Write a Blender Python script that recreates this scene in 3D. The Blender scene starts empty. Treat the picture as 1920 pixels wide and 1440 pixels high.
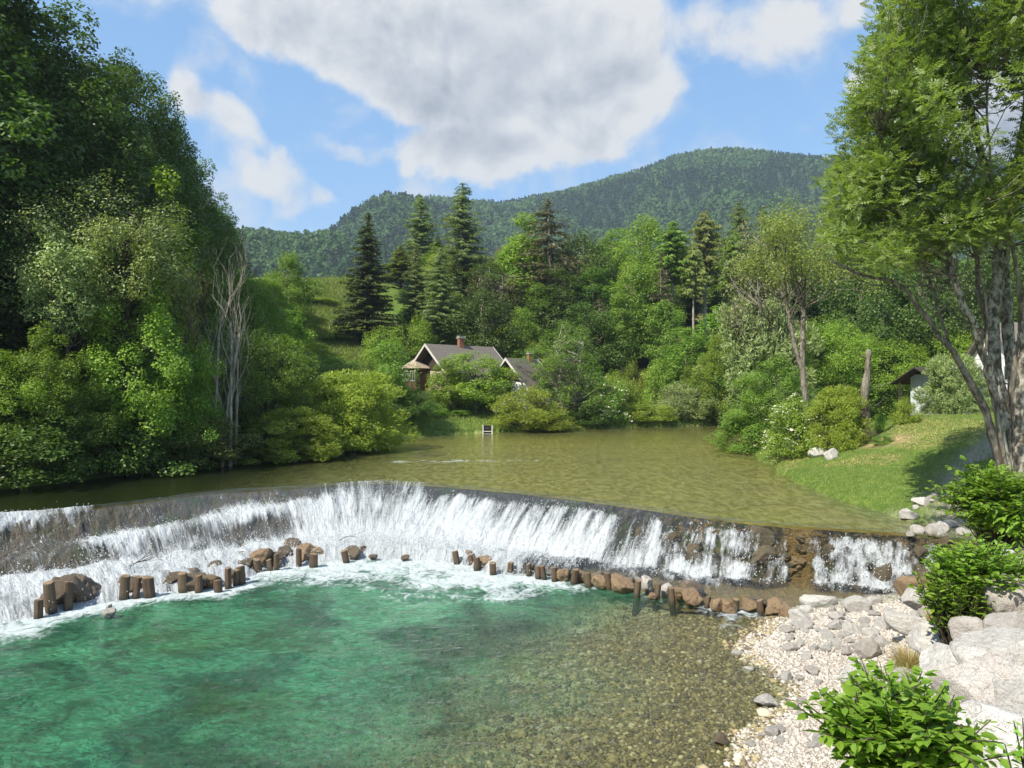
import bpy, math, random
import numpy as np
from mathutils import Vector, Matrix
RNG = np.random.default_rng(7)
random.seed(7)
SC = bpy.context.scene
COL = SC.collection
R = math.radians
# ---------------------------------------------------------------- camera, exposure, sky, sun
F = 1390.0; HC = 4.6                       # focal length in photo pixels, eye height above the upper river
cam = bpy.data.cameras.new('camera'); camo = bpy.data.objects.new('camera', cam); COL.objects.link(camo)
cam.sensor_width = 36.0; cam.lens = 36.0*F/1920; cam.clip_end = 9000; cam.clip_start = 0.05
camo.location = (0, 0, HC); camo.rotation_euler = (R(90), 0, 0)
SC.camera = camo
SC.view_settings.view_transform = 'Standard'; SC.view_settings.look = 'None'
SC.view_settings.exposure = 0.80; SC.view_settings.gamma = 1.0
SC.cycles.use_denoising = True
SC.cycles.use_adaptive_sampling = True; SC.cycles.adaptive_threshold = 0.02
SC.cycles.max_bounces = 6; SC.cycles.diffuse_bounces = 3; SC.cycles.glossy_bounces = 2
SC.cycles.transmission_bounces = 3; SC.cycles.transparent_max_bounces = 10; SC.cycles.volume_bounces = 0
SC.cycles.caustics_reflective = False; SC.cycles.caustics_refractive = False
SUN = Vector((-0.47, -0.45, 0.76)).normalized()
sl = bpy.data.lights.new('sun', 'SUN'); sl.energy = 5.0; sl.angle = R(0.5); sl.color = (1.0, 0.94, 0.82)
so = bpy.data.objects.new('sun', sl); COL.objects.link(so)
so.rotation_euler = (-SUN).to_track_quat('-Z', 'Y').to_euler()

# ---------------------------------------------------------------- node helper
class NT:
    def __init__(s, tree): s.t = tree; s.n = tree.nodes; s.l = tree.links
    def new(s, typ, **kw):
        n = s.n.new(typ)
        for k, v in kw.items():
            if k == 'ins':
                for a, b in v.items():
                    if isinstance(b, bpy.types.NodeSocket): s.l.new(b, n.inputs[a])
                    else: n.inputs[a].default_value = b
            else: setattr(n, k, v)
        return n
    def math(s, op, a, b=0.0, c=0.0, clamp=False):
        n = s.new('ShaderNodeMath', operation=op, use_clamp=clamp)
        for i, v in enumerate((a, b, c)):
            if isinstance(v, bpy.types.NodeSocket): s.l.new(v, n.inputs[i])
            else: n.inputs[i].default_value = v
        return n.outputs[0]
    def vmath(s, op, a, b=(0, 0, 0), out=0):
        n = s.new('ShaderNodeVectorMath', operation=op)
        for i, v in enumerate((a, b)):
            if isinstance(v, bpy.types.NodeSocket): s.l.new(v, n.inputs[i])
            else: n.inputs[i].default_value = v
        return n.outputs['Value'] if out else n.outputs[0]
    def noise(s, vec, scale, detail=4, rough=0.55, dist=0.0, out='Fac'):
        n = s.new('ShaderNodeTexNoise', ins={'Scale': scale, 'Detail': detail, 'Roughness': rough, 'Distortion': dist})
        if vec is not None: s.l.new(vec, n.inputs['Vector'])
        return n.outputs[out]
    def voro(s, vec, scale, feature='F1', out='Distance', rnd=1.0):
        n = s.new('ShaderNodeTexVoronoi', feature=feature, ins={'Scale': scale, 'Randomness': rnd})
        s.l.new(vec, n.inputs['Vector'])
        return n.outputs[out]
    def ramp(s, fac, stops, interp='LINEAR'):
        n = s.new('ShaderNodeValToRGB'); s.l.new(fac, n.inputs[0]); e = n.color_ramp.elements
        n.color_ramp.interpolation = interp
        while len(e) < len(stops): e.new(0.5)
        for el, (p, c) in zip(e, stops):
            el.position = p; el.color = (c if len(c) == 4 else (*c, 1)) if not isinstance(c, (int, float)) else (c, c, c, 1)
        return n.outputs[0]
    def mix(s, fac, a, b, blend='MIX'):
        n = s.new('ShaderNodeMix', data_type='RGBA', blend_type=blend)
        for i, v in ((0, fac), (6, a), (7, b)):
            if isinstance(v, bpy.types.NodeSocket): s.l.new(v, n.inputs[i])
            else: n.inputs[i].default_value = v if i == 0 else (*v, 1)
        return n.outputs[2]
    def maprange(s, v, a, b, c=0.0, d=1.0, smooth=True):
        n = s.new('ShaderNodeMapRange', interpolation_type='SMOOTHSTEP' if smooth else 'LINEAR',
                  ins={'From Min': a, 'From Max': b, 'To Min': c, 'To Max': d})
        if isinstance(v, bpy.types.NodeSocket): s.l.new(v, n.inputs['Value'])
        return n.outputs[0]
    def attr(s, name, out='Fac'): return s.new('ShaderNodeAttribute', attribute_name=name).outputs[out]
    def scale(s, vec, sc):
        n = s.new('ShaderNodeMapping', ins={'Scale': sc}); s.l.new(vec, n.inputs['Vector']); return n.outputs[0]
    def bump(s, h, strength=0.5, dist=0.1, normal=None):
        n = s.new('ShaderNodeBump', ins={'Height': h, 'Strength': strength, 'Distance': dist})
        if normal is not None: s.l.new(normal, n.inputs['Normal'])
        return n.outputs[0]

def material(name):
    m = bpy.data.materials.new(name); m.use_nodes = True; t = NT(m.node_tree); t.n.clear()
    t.out = t.new('ShaderNodeOutputMaterial'); t.pos = t.new('ShaderNodeNewGeometry').outputs['Position']
    t.obj = t.new('ShaderNodeTexCoord').outputs['Object']
    return m, t
def finish(t, shader): t.l.new(shader, t.out.inputs['Surface'])

# ---------------------------------------------------------------- sky with clouds (world)
W = bpy.data.worlds.new('World'); SC.world = W; W.use_nodes = True
w = NT(W.node_tree); w.n.clear()
sky = w.new('ShaderNodeTexSky', sky_type='NISHITA', sun_disc=False, sun_elevation=math.asin(SUN.z),
            sun_rotation=math.atan2(SUN.x, SUN.y), air_density=1.3, dust_density=0.6, ozone_density=2.2, altitude=400)
D = w.new('ShaderNodeTexCoord').outputs['Generated']
def pdir(px, py): return Vector(((px-960)/F, 1.0, -(py-720)/F)).normalized()
warp = w.noise(D, 5.0, 5, 0.62, 0.2, 'Color')
Dw = w.vmath('ADD', D, w.vmath('SCALE', w.vmath('SUBTRACT', warp, (0.5, 0.5, 0.5))))
w.t.nodes[-1]
for n in w.n:
    if n.type == 'VECT_MATH' and n.operation == 'SCALE': n.inputs['Scale'].default_value = 0.13
def blob(px, py, rx, ry, rot, amp):
    c = pdir(px, py); right = Vector((c.y, -c.x, 0)).normalized(); up = right.cross(c)
    ax = right*math.cos(rot)+up*math.sin(rot); ay = -right*math.sin(rot)+up*math.cos(rot)
    d = w.vmath('SUBTRACT', Dw, tuple(c))
    a = w.math('DIVIDE', w.vmath('DOT_PRODUCT', d, tuple(ax), 1), rx/F)
    b = w.math('DIVIDE', w.vmath('DOT_PRODUCT', d, tuple(ay), 1), ry/F)
    r2 = w.math('ADD', w.math('MULTIPLY', a, a), w.math('MULTIPLY', b, b))
    front = w.math('GREATER_THAN', w.vmath('DOT_PRODUCT', D, tuple(c), 1), 0.3)
    v = w.math('MULTIPLY', w.math('SUBTRACT', 1.0, r2), amp, clamp=True)
    return w.math('MULTIPLY', v, front)
BLOBS = [(640, 40, 215, 105, 0, 1.2), (830, 120, 260, 130, -.3, 1.3), (1050, 110, 240, 165, 0, 1.25), (890, 265, 185, 80, 0.05, 1.0),
         (1150, 190, 160, 95, .2, .9), (1370, 85, 185, 80, -.1, .42), (900, -150, 560, 160, 0, 1.2),
         (420, 240, 85, 45, -.6, .62), (500, 330, 150, 48, -.5, .58), (600, 370, 60, 25, -.3, .5), (560, 395, 60, 20, 0, .45), (350, 200, 65, 40, -.6, .6), (560, 375, 80, 22, -.3, .5), (640, 280, 90, 30, -.2, .42), (1610, 20, 30, 25, 0, .4), (1650, 160, 60, 45, 0, .7),
         (1890, 260, 110, 190, 0, .95), (1480, 40, 70, 40, 0, .5)]
dens = None
for bl in BLOBS:
    v = blob(*bl); dens = v if dens is None else w.math('SMOOTH_MAX', dens, v, 0.25)
fine = w.noise(D, 9.0, 8, 0.56, 0.25)
tot = w.math('ADD', dens, w.math('MULTIPLY', w.math('SUBTRACT', fine, 0.5), 1.5))
# other clouds all round, only where the sky is behind the camera
back = w.math('MULTIPLY', w.maprange(w.noise(D, 2.2, 6, 0.6), 0.52, 0.66), w.maprange(w.new('ShaderNodeSeparateXYZ', ins={'Vector': D}).outputs[1], 0.3, 0.0))
alpha = w.maprange(tot, 0.09, 0.54)
alpha = w.math('MAXIMUM', alpha, back)
off = tuple(SUN*0.022)
n1 = fine; n2 = w.noise(w.vmath('ADD', D, off), 9.0, 8, 0.56, 0.25)
relief = w.math('MULTIPLY', w.math('SUBTRACT', n1, n2), 1.5)
thick = w.maprange(w.math('ADD', dens, w.math('MULTIPLY', w.math('SUBTRACT', fine, 0.5), 0.5)), 0.35, 1.15)
low_ = w.maprange(w.new('ShaderNodeSeparateXYZ', ins={'Vector': D}).outputs[2], 0.50, 0.26)
base = w.math('SUBTRACT', 1.05, w.math('MULTIPLY', thick, w.math('ADD', 0.20, w.math('MULTIPLY', low_, 0.32))))
lum = w.math('ADD', base, relief)
lum = w.math('ADD', lum, w.math('MULTIPLY', w.math('SUBTRACT', w.noise(D, 3.2, 3, 0.5), 0.5), 0.22), clamp=True)
ccol = w.ramp(lum, [(0.0, (0.27, 0.32, 0.41)), (0.45, (0.42, 0.47, 0.56)), (0.75, (0.68, 0.72, 0.78)), (1.0, (0.92, 0.93, 0.94))])
bsky = w.new('ShaderNodeBackground', ins={'Strength': 0.082, 'Color': w.mix(0.34, sky.outputs[0], (1.9, 4.9, 9.6))})
bcl = w.new('ShaderNodeBackground', ins={'Strength': 0.50, 'Color': ccol})
mx = w.new('ShaderNodeMixShader', ins={0: alpha, 1: bsky.outputs[0], 2: bcl.outputs[0]})
w.l.new(mx.outputs[0], w.new('ShaderNodeOutputWorld').inputs[0])
W.cycles.sampling_method = 'MANUAL'; W.cycles.sample_map_resolution = 512

# ---------------------------------------------------------------- object helpers
def mk(name, V, Fc, mats, parent=None, vattr=None, fattr=None, smooth=False, uv=None, mi=None):
    """V (n,3); Fc (m,k) array or list of arrays; ONE mesh object"""
    V = np.asarray(V, np.float32).reshape(-1, 3)
    fl = [np.asarray(f, np.int32) for f in (Fc if isinstance(Fc, list) else [Fc]) if len(f)]
    me = bpy.data.meshes.new(name)
    me.vertices.add(len(V)); me.vertices.foreach_set('co', V.ravel())
    loops = np.concatenate([f.ravel() for f in fl]); tot_ = np.concatenate([np.full(len(f), f.shape[1], np.int32) for f in fl])
    st = np.concatenate([[0], np.cumsum(tot_)[:-1]]).astype(np.int32)
    me.loops.add(len(loops)); me.loops.foreach_set('vertex_index', loops)
    me.polygons.add(len(tot_)); me.polygons.foreach_set('loop_start', st); me.polygons.foreach_set('loop_total', tot_)
    me.polygons.foreach_set('use_smooth', np.full(len(tot_), bool(smooth)))
    for m in (mats if isinstance(mats, (list, tuple)) else [mats]): me.materials.append(m)
    if mi is not None: me.polygons.foreach_set('material_index', np.asarray(mi, np.int32))
    for k, v in (vattr or {}).items():
        v = np.asarray(v, np.float32)
        if v.ndim == 2: me.attributes.new(k, 'FLOAT_VECTOR', 'POINT').data.foreach_set('vector', v.ravel())
        else: me.attributes.new(k, 'FLOAT', 'POINT').data.foreach_set('value', v)
    for k, v in (fattr or {}).items(): me.attributes.new(k, 'FLOAT', 'FACE').data.foreach_set('value', np.asarray(v, np.float32))
    me.update(calc_edges=True)
    o = bpy.data.objects.new(name, me); COL.objects.link(o)
    if parent: o.parent = parent
    return o
def tag(o, label=None, cat=None, group=None, kind=None):
    if label: o['label'] = label
    if cat: o['category'] = cat
    if group: o['group'] = group
    if kind: o['kind'] = kind
    return o
def empty(name, loc, rz=0.0, sc=1.0):
    o = bpy.data.objects.new(name, None); COL.objects.link(o); o.location = loc; o.rotation_euler = (0, 0, rz)
    o.scale = (sc, sc, sc) if isinstance(sc, (int, float)) else sc
    o.empty_display_size = 0.3
    return o
def at(px, py, d): return np.array([(px-960)/F*d, d, HC-(py-720)/F*d])
def atz(px, py, z):                           # the point on the horizontal plane z under that line of sight
    d = (HC-z)*F/(py-720); return np.array([(px-960)/F*d, d, z])
class Buf:                                    # collects verts/faces of one part
    def __init__(s): s.v = []; s.f4 = []; s.f3 = []; s.n = 0; s.m4 = []; s.m3 = []
    def add(s, V, f4=None, f3=None, m=0):
        V = np.asarray(V, float).reshape(-1, 3); s.v.append(V)
        if f4 is not None and len(f4): f4 = np.asarray(f4); s.f4.append(f4+s.n); s.m4.append(np.full(len(f4), m))
        if f3 is not None and len(f3): f3 = np.asarray(f3); s.f3.append(f3+s.n); s.m3.append(np.full(len(f3), m))
        s.n += len(V)
    def box(s, c, sx, sy, sz, rz=0.0, m=0, tilt=None):
        q = np.array([[x, y, z] for x in (-.5, .5) for y in (-.5, .5) for z in (-.5, .5)])*[sx, sy, sz]
        if tilt is not None: q = q @ np.array(tilt).T
        cz, szz = math.cos(rz), math.sin(rz)
        q = np.stack([q[:, 0]*cz-q[:, 1]*szz, q[:, 0]*szz+q[:, 1]*cz, q[:, 2]], 1)+np.asarray(c)
        s.add(q, [[0, 1, 3, 2], [4, 6, 7, 5], [0, 4, 5, 1], [2, 3, 7, 6], [0, 2, 6, 4], [1, 5, 7, 3]], m=m)
    def poly(s, pts, m=0, thick=None):
        """a flat slab: polygon pts, extruded by the vector thick"""
        P = np.asarray(pts, float); k = len(P)
        if thick is None: s.add(P, **({'f4': [[0, 1, 2, 3]]} if k == 4 else {'f3': [[0, i, i+1] for i in range(1, k-1)]}), m=m); return
        Q = P+np.asarray(thick); V = np.vstack([P, Q])
        sides = [[i, (i+1) % k, k+(i+1) % k, k+i] for i in range(k)]
        if k == 4: s.add(V, f4=[[3, 2, 1, 0], [4, 5, 6, 7]]+sides, m=m)
        else: s.add(V, f4=sides, f3=[[0, i+1, i] for i in range(1, k-1)]+[[k, k+i, k+i+1] for i in range(1, k-1)], m=m)
    def tube(s, P, rad, seg=7, m=0, cap=True):
        P = np.asarray(P, float); n = len(P); rad = np.broadcast_to(rad, n)
        T = np.gradient(P, axis=0); T /= np.linalg.norm(T, axis=1)[:, None]+1e-9
        ref = np.array([0.31, 0.95, 0.02]) if abs(T[0] @ [0.31, 0.95, 0.02]) < 0.85 else np.array([1.0, 0, 0])
        A = np.cross(T, ref); A /= np.linalg.norm(A, axis=1)[:, None]+1e-9; B = np.cross(T, A)
        th = np.arange(seg)/seg*2*np.pi
        V = (P[:, None]+rad[:, None, None]*(np.cos(th)[None, :, None]*A[:, None]+np.sin(th)[None, :, None]*B[:, None])).reshape(-1, 3)
        i = np.arange(n-1)[:, None]*seg; j = np.arange(seg)[None]; k = (j+1) % seg
        f4 = np.stack([i+j, i+k, i+seg+k, i+seg+j], -1).reshape(-1, 4)
        f3 = [[(n-1)*seg, (n-1)*seg+a, (n-1)*seg+a+1] for a in range(1, seg-1)] if cap else None
        s.add(V, f4, f3, m)
    def leaf(s, P, A, B, L, Wd, m=0):
        """rhombic leaves: centre P, along A, across B"""
        P = np.asarray(P); k = len(P); L = np.broadcast_to(L, k)[:, None]/2; Wd = np.broadcast_to(Wd, k)[:, None]/2
        V = np.stack([P-A*L, P+B*Wd-A*L*.15, P+A*L, P-B*Wd-A*L*.15], 1).reshape(-1, 3)
        s.add(V, np.arange(4*k).reshape(-1, 4), m=m)
    def make(s, name, mats, parent=None, **kw):
        V = np.vstack(s.v); f4 = np.vstack(s.f4) if s.f4 else np.zeros((0, 4), int); f3 = np.vstack(s.f3) if s.f3 else np.zeros((0, 3), int)
        mi = np.concatenate((s.m4+s.m3)) if (s.m4+s.m3) else None
        if mi is not None: mi = np.concatenate([np.concatenate(s.m4) if s.m4 else np.zeros(0)]+[np.concatenate(s.m3) if s.m3 else np.zeros(0)])
        if 'fattr' not in kw and kw.pop('vary', False):
            k = len(f4)+len(f3); kw['fattr'] = {'v': RNG.random(k)}
        return mk(name, V, [f4, f3], mats, parent, mi=mi if mi is not None and mi.max() > 0 else None, **kw)
def unit(n):
    v = RNG.normal(size=(n, 3)); return v/np.linalg.norm(v, axis=1)[:, None]
def norm(v): return v/(np.linalg.norm(v, axis=-1, keepdims=True)+1e-9)
def spline(P, n):                             # Catmull-Rom through points
    P = np.asarray(P, float); k = len(P); t = np.linspace(0, k-1-1e-6, n); i = t.astype(int); u = (t-i)[:, None]
    g = lambda j: P[np.clip(j, 0, k-1)]
    a, b, c, d = g(i-1), g(i), g(i+1), g(i+2)
    return 0.5*((2*b)+(c-a)*u+(2*a-5*b+4*c-d)*u**2+(3*b-a-3*c+d)*u**3)
_L = np.random.default_rng(3).random((256, 256))
def vnoise(x, y, s, oct=4, rough=0.5):        # value noise in 0..1
    x = np.asarray(x)/s; y = np.asarray(y)/s; r = 0; a = 1; tt = 0
    for o in range(oct):
        xi = np.floor(x).astype(int); yi = np.floor(y).astype(int); fx = x-xi; fy = y-yi
        fx = fx*fx*(3-2*fx); fy = fy*fy*(3-2*fy); q = lambda i, j: _L[(i+17*o) & 255, (j+31*o) & 255]
        r = r+a*((q(xi, yi)*(1-fx)+q(xi+1, yi)*fx)*(1-fy)+(q(xi, yi+1)*(1-fx)+q(xi+1, yi+1)*fx)*fy); tt += a
        a *= rough; x = x*2.03+5.1; y = y*2.03+1.7
    return r/tt
def sst(a, b, x): t = np.clip((np.asarray(x, float)-a)/(b-a), 0, 1); return t*t*(3-2*t)

# ---------------------------------------------------------------- the lie of the land
ZL = -2.0                                     # lower pool level; upper river level is 0
CREST_PX = [(-260, 1010), (-120, 985), (0, 966), (130, 955), (260, 940), (400, 922), (560, 912), (700, 904), (780, 906), (900, 915), (1000, 925), (1100, 937), (1200, 950),
            (1300, 965), (1400, 977), (1500, 986), (1600, 992), (1720, 1001), (1800, 1008), (1860, 1014)]
CR = np.array([atz(a, b, 0.0) for a, b in CREST_PX])
def crest_y(x): return np.interp(x, CR[:, 0], CR[:, 1])
RIVER = np.array([(-40, 10), (-30, 20), (-24, 27), (-22.5, 32), (-19.2, 37.6), (-15.3, 43), (-11.5, 48), (-9.9, 56), (-9.7, 61), (-6, 67), (-2.5, 69.8), (3, 72), (6.5, 75.2),
                  (14, 79), (22.7, 83), (40, 85), (70, 85), (70, 60), (40, 58), (22, 55), (15.6, 51), (14.7, 43), (13.6, 38), (12.9, 34.5), (12.9, 28.4), (12.9, 24.6), (13.8, 22.0), (14, 10)])
def sdist(x, y, P=RIVER):                     # >0 outside the river
    x = np.asarray(x, float); y = np.asarray(y, float); best = np.full(x.shape, 1e9); ins = np.zeros(x.shape, bool)
    for (x1, y1), (x2, y2) in zip(P, np.roll(P, -1, 0)):
        dx, dy = x2-x1, y2-y1; t = np.clip(((x-x1)*dx+(y-y1)*dy)/(dx*dx+dy*dy), 0, 1)
        best = np.minimum(best, np.hypot(x-x1-t*dx, y-y1-t*dy))
        c = ((y1 > y) != (y2 > y)) & (x < dx*(y-y1)/(dy if dy else 1e-9)+x1); ins ^= c
    return np.where(ins, -best, best)+((vnoise(x+70, y+40, 2.4, 3)-.5)*1.1*sst(15, 25, y) if P is RIVER else 0)
SHORE = np.array([(2.2, 4), (3, 10), (3.9, 12.7), (4.4, 13.9), (5.2, 14.8), (5.9, 15.8), (5.9, 17), (5.7, 18.5), (7.4, 20.6), (8.6, 22), (10, 23), (14, 24)])
FOOT = np.array([(-1, 0), (1, 5), (3.2, 8), (5.5, 12), (7.0, 14), (8.6, 17), (11.0, 20), (13.4, 22.4), (16, 25)])
POST_PX = [(-300, 1230), (-150, 1200), (0, 1172), (72, 1158), (125, 1144), (255, 1122), (360, 1109), (430, 1102), (480, 1078), (520, 1068), (600, 1060), (680, 1048), (740, 1048), (858, 1058), (925, 1077), (1020, 1085),
           (1143, 1105), (1230, 1122), (1325, 1140), (1425, 1150), (1500, 1156), (1620, 1150), (1750, 1150), (1900, 1150)]
PL = np.array([atz(a_, b_, ZL) for a_, b_ in POST_PX])
def ground_z(x, y):
    x = np.asarray(x, float); y = np.asarray(y, float)
    s = sdist(x, y); n = vnoise(x+200, y+100, 3.0, 4)-0.5; nb = vnoise(x+900, y+700, 22.0, 3)-0.5
    bed = -0.32-0.25*sst(0, 6, -s)+n*0.14
    right = 0.07+np.minimum(np.maximum(s, 0)*0.26, 2.5)+np.maximum(s-12, 0)*0.03
    right = np.minimum(right, 3.6)
    left = 0.1+np.minimum(np.maximum(s, 0)*0.38, 22)
    far = 0.1+np.minimum(s*0.35, 0.75)+np.maximum(s-9, 0)*0.42
    far = np.where(far > 18, 18+7*np.tanh((far-18)/9), far)
    wf = sst(50, 74, y); wl = sst(4, -8, x)
    land = (1-wf)*(wl*left+(1-wl)*right)+wf*((1-wl*0.45)*far+wl*0.45*left)
    land = land+np.clip(s, 0, 30)/30*nb*5+n*0.25*sst(0, 3, s)
    up = np.where(s > 0, -0.32+(land+0.32)*sst(0, 0.6, s), bed)
    # downstream of the weir
    xs = np.interp(y, SHORE[:, 1], SHORE[:, 0]); xf = np.interp(y, FOOT[:, 1], FOOT[:, 0]); q = x-xs
    beach = ZL+np.minimum(q*0.10, 0.42)
    deep = ZL-np.minimum(-q*0.085, 0.5)-np.clip(-q-5, 0, 12)*0.22
    pd_ = np.interp(x, PL[:, 0], PL[:, 1])-y
    low = np.where(q > 0, beach, np.maximum(deep, ZL-.32-.42*np.maximum(pd_, 0)))+n*0.10
    cl = np.maximum(x-xf, 0); low = low+np.minimum(cl*0.95, 3.1+nb*.4)+np.maximum(cl-3.3, 0)*0.12
    lw = np.maximum(-26-x, 0); low = low+np.minimum(lw*1.2, 3)
    cy = crest_y(x); t = sst(cy+0.1, cy+0.6, y)
    t = np.where(x > 13.0, sst(20.5, 26, y), t)
    t = np.where((x > 12) & (x <= 13.0), t*(13-x)+sst(20.5, 26, y)*(x-12), t)
    return low*(1-t)+up*t
def gz(x, y): return float(ground_z(np.array([x]), np.array([y]))[0])
# ---------------------------------------------------------------- materials of the setting
def m_ground():
    m, t = material('ground'); P = t.pos
    g1 = t.noise(P, 0.35, 4); g2 = t.noise(P, 3.0, 4); g3 = t.noise(P, 22.0, 3)
    grass = t.mix(t.maprange(g2, .35, .7), (0.095, 0.150, 0.024), (0.19, 0.24, 0.050))
    grass = t.mix(t.maprange(g3, .3, .75), grass, (0.035, 0.075, 0.01))
    dry = t.mix(t.maprange(g3, .35, .65), (0.30, 0.22, 0.12), (0.16, 0.15, 0.045))
    floor_ = t.mix(t.maprange(g2, .3, .7), (0.055, 0.04, 0.02), (0.03, 0.045, 0.012))
    c = t.mix(t.attr('forest'), grass, floor_)
    c = t.mix(t.math('MULTIPLY', t.math('MULTIPLY', t.attr('dry'), .6), t.maprange(g2, .35, .65)), c, dry)
    c = t.mix(t.attr('dirt'), c, t.mix(t.maprange(g2, .3, .7), (0.30, 0.19, 0.11), (0.40, 0.29, 0.18)))
    pv = t.voro(P, 26.0, out='Color'); pd = t.voro(P, 26.0)
    sep = t.new('ShaderNodeSeparateColor', ins={0: pv}).outputs[0]
    gr = t.mix(sep, (0.34, 0.30, 0.25), (0.50, 0.46, 0.41)); gr = t.mix(t.maprange(pd, .3, .65), gr, (0.22, 0.19, 0.155))
    c = t.mix(t.attr('gravel'), c, gr)
    # river bed: pebbles, ochre algae, pale silt
    bv = t.new('ShaderNodeSeparateColor', ins={0: t.voro(t.vmath('ADD', P, t.vmath('MULTIPLY', t.noise(P, 4.0, 2, out='Color'), (.2, .2, .2))), 9.0, out='Color')}).outputs[0]
    bd = t.voro(P, 9.0)
    bed = t.ramp(bv, [(0, (0.10, 0.075, 0.035)), (.35, (0.27, 0.21, 0.085)), (.7, (0.36, 0.30, 0.15)), (1, (0.55, 0.50, 0.36))])
    bed = t.mix(t.maprange(bd, .3, .65), bed, (0.07, 0.055, 0.025))
    bed = t.mix(t.maprange(t.noise(P, 0.55, 5, .6), .42, .62), bed, (0.16, 0.115, 0.055))
    bed = t.mix(t.math('MULTIPLY', t.attr('silt'), t.maprange(t.noise(P, .45, 5, .6, .8), .30, .55)), bed, t.mix(t.maprange(t.noise(P, 2.2, 5, .65), .35, .65), (.30, .31, .20), (.52, .52, .38)))
    upb = t.mix(t.maprange(t.noise(P, 5.0, 5, .65), .35, .68), (0.34, 0.30, 0.10), (0.60, 0.56, 0.26))
    upb = t.mix(t.maprange(t.noise(P, .4, 4, .6), .45, .7), upb, (0.27, 0.22, 0.075))
    upb = t.mix(t.math('MULTIPLY', t.attr('mud'), t.maprange(g1, .3, .6)), upb, (0.30, 0.17, 0.07))
    bed = t.mix(t.attr('upbed'), bed, upb)
    c = t.mix(t.attr('bed'), c, bed)
    h = t.math('ADD', t.math('MULTIPLY', pd, -0.6), t.math('MULTIPLY', g3, 1.0))
    b = t.new('ShaderNodeBsdfPrincipled', ins={'Base Color': c, 'Roughness': 0.9, 'Normal': t.bump(h, 0.6, 0.04)})
    b.inputs['Specular IOR Level'].default_value = 0.15
    finish(t, b.outputs[0]); return m
def m_water(name, low):
    """clear water: Fresnel reflection over tinted transmission, with a share of milky green scattering where the pool is deep, and bank shade painted into the river colour"""
    m, t = material(name); P = t.pos
    if low:
        h = t.math('ADD', t.math('MULTIPLY', t.noise(t.scale(P, (1, 1.5, 1)), 1.6, 5, .6, 1.2), 1.0), t.math('MULTIPLY', t.noise(P, 6.5, 4, .65, .8), 0.4))
        h = t.math('ADD', h, t.math('MULTIPLY', t.noise(t.scale(P, (.8, 1.3, 1)), 19.0, 3, .6, .5), 0.10))
        nrm = t.bump(h, 1.0, 0.06)
        n = t.noise(P, .38, 5, .6, .9)
        deep = t.mix(t.maprange(n, .40, .60), (0.024, 0.098, 0.056), (0.046, 0.200, 0.104))
        olive = t.math('MULTIPLY', t.maprange(t.noise(t.scale(P, (.6, 1, 1)), .27, 3), .47, .62), t.attr('olive'))
        deep = t.mix(olive, deep, (0.035, 0.095, 0.012))
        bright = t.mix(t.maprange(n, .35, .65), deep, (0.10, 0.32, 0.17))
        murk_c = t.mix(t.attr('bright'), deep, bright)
        tint = (0.80, 0.85, 0.70)
        murk = t.math('MULTIPLY', t.attr('deep'), t.math('ADD', 0.62, t.math('MULTIPLY', t.noise(P, 1.1, 4, .6, 1.0), .4)), clamp=True)
    else:
        h = t.math('ADD', t.noise(t.scale(P, (.45, 1.4, 1)), 3.2, 5, .6, .8), t.math('MULTIPLY', t.noise(t.scale(P, (.6, 1.2, 1)), 12.0, 3), .35))
        nrm = t.bump(h, 1.0, 0.05)
        calm = t.maprange(t.new('ShaderNodeSeparateXYZ', ins={'Vector': P}).outputs[1], 52.0, 68.0, .05, .012)
        nrm.node.inputs['Distance'].default_value = .05; t.l.new(calm, nrm.node.inputs['Distance'])
        murk_c = t.mix(t.attr('deep'), t.mix(t.maprange(t.noise(t.scale(P, (1.0, .38, 1)), 3.2, 4, .7), .42, .58), (0.14, 0.145, 0.035), (0.33, 0.33, 0.12)), (0.012, 0.018, 0.005)); tint = (0.80, 0.80, 0.50)  # 'deep' here paints bank shade and dark tree reflections into the river colour
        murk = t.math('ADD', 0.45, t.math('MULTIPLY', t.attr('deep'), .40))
    fr = t.new('ShaderNodeFresnel', ins={'IOR': 1.33, 'Normal': nrm}).outputs[0]
    tr = t.new('ShaderNodeBsdfTransparent', ins={'Color': (*tint, 1)})
    rip = t.maprange(t.noise(t.scale(P, (.8, 1.2, 1)), 2.6 if low else 4.0, 5, .65, 1.8), .38, .62)
    mc = t.mix(1.0, murk_c, t.ramp(rip, [(0, (.74, .74, .76)), (1, (1.26, 1.24, 1.20))]), 'MULTIPLY') if low else murk_c
    df = t.new('ShaderNodeBsdfDiffuse', ins={'Color': mc, 'Normal': t.bump(h, 1.0, .30 if low else .15)})
    body = t.new('ShaderNodeMixShader', ins={0: murk, 1: tr.outputs[0], 2: df.outputs[0]})
    gl = t.new('ShaderNodeBsdfGlossy', ins={'Roughness': 0.06 if low else .10, 'Normal': nrm, 'Color': (1, 1, 1, 1)})
    sh = t.new('ShaderNodeMixShader', ins={0: t.math('MULTIPLY', fr, .9), 1: body.outputs[0], 2: gl.outputs[0]}).outputs[0]
    fa = t.attr('foam')
    fn = t.math('ADD', t.math('MULTIPLY', t.math('SUBTRACT', t.noise(t.scale(P, (1, .7, 1)), 2.6, 6, .66, 1.6), .5), 1.7), t.math('ADD', .5, t.math('MULTIPLY', t.math('SUBTRACT', t.noise(P, .8, 3), .5), 1.3)))
    fm = t.maprange(t.math('ADD', t.math('SUBTRACT', fn, 0.5), t.math('SUBTRACT', t.math('MULTIPLY', fa, 0.95), 0.5)), -.18, .40)
    fm = t.math('MULTIPLY', fm, t.math('MULTIPLY', t.math('GREATER_THAN', fa, 0.01), t.maprange(fa, 0.0, .3)))
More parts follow.
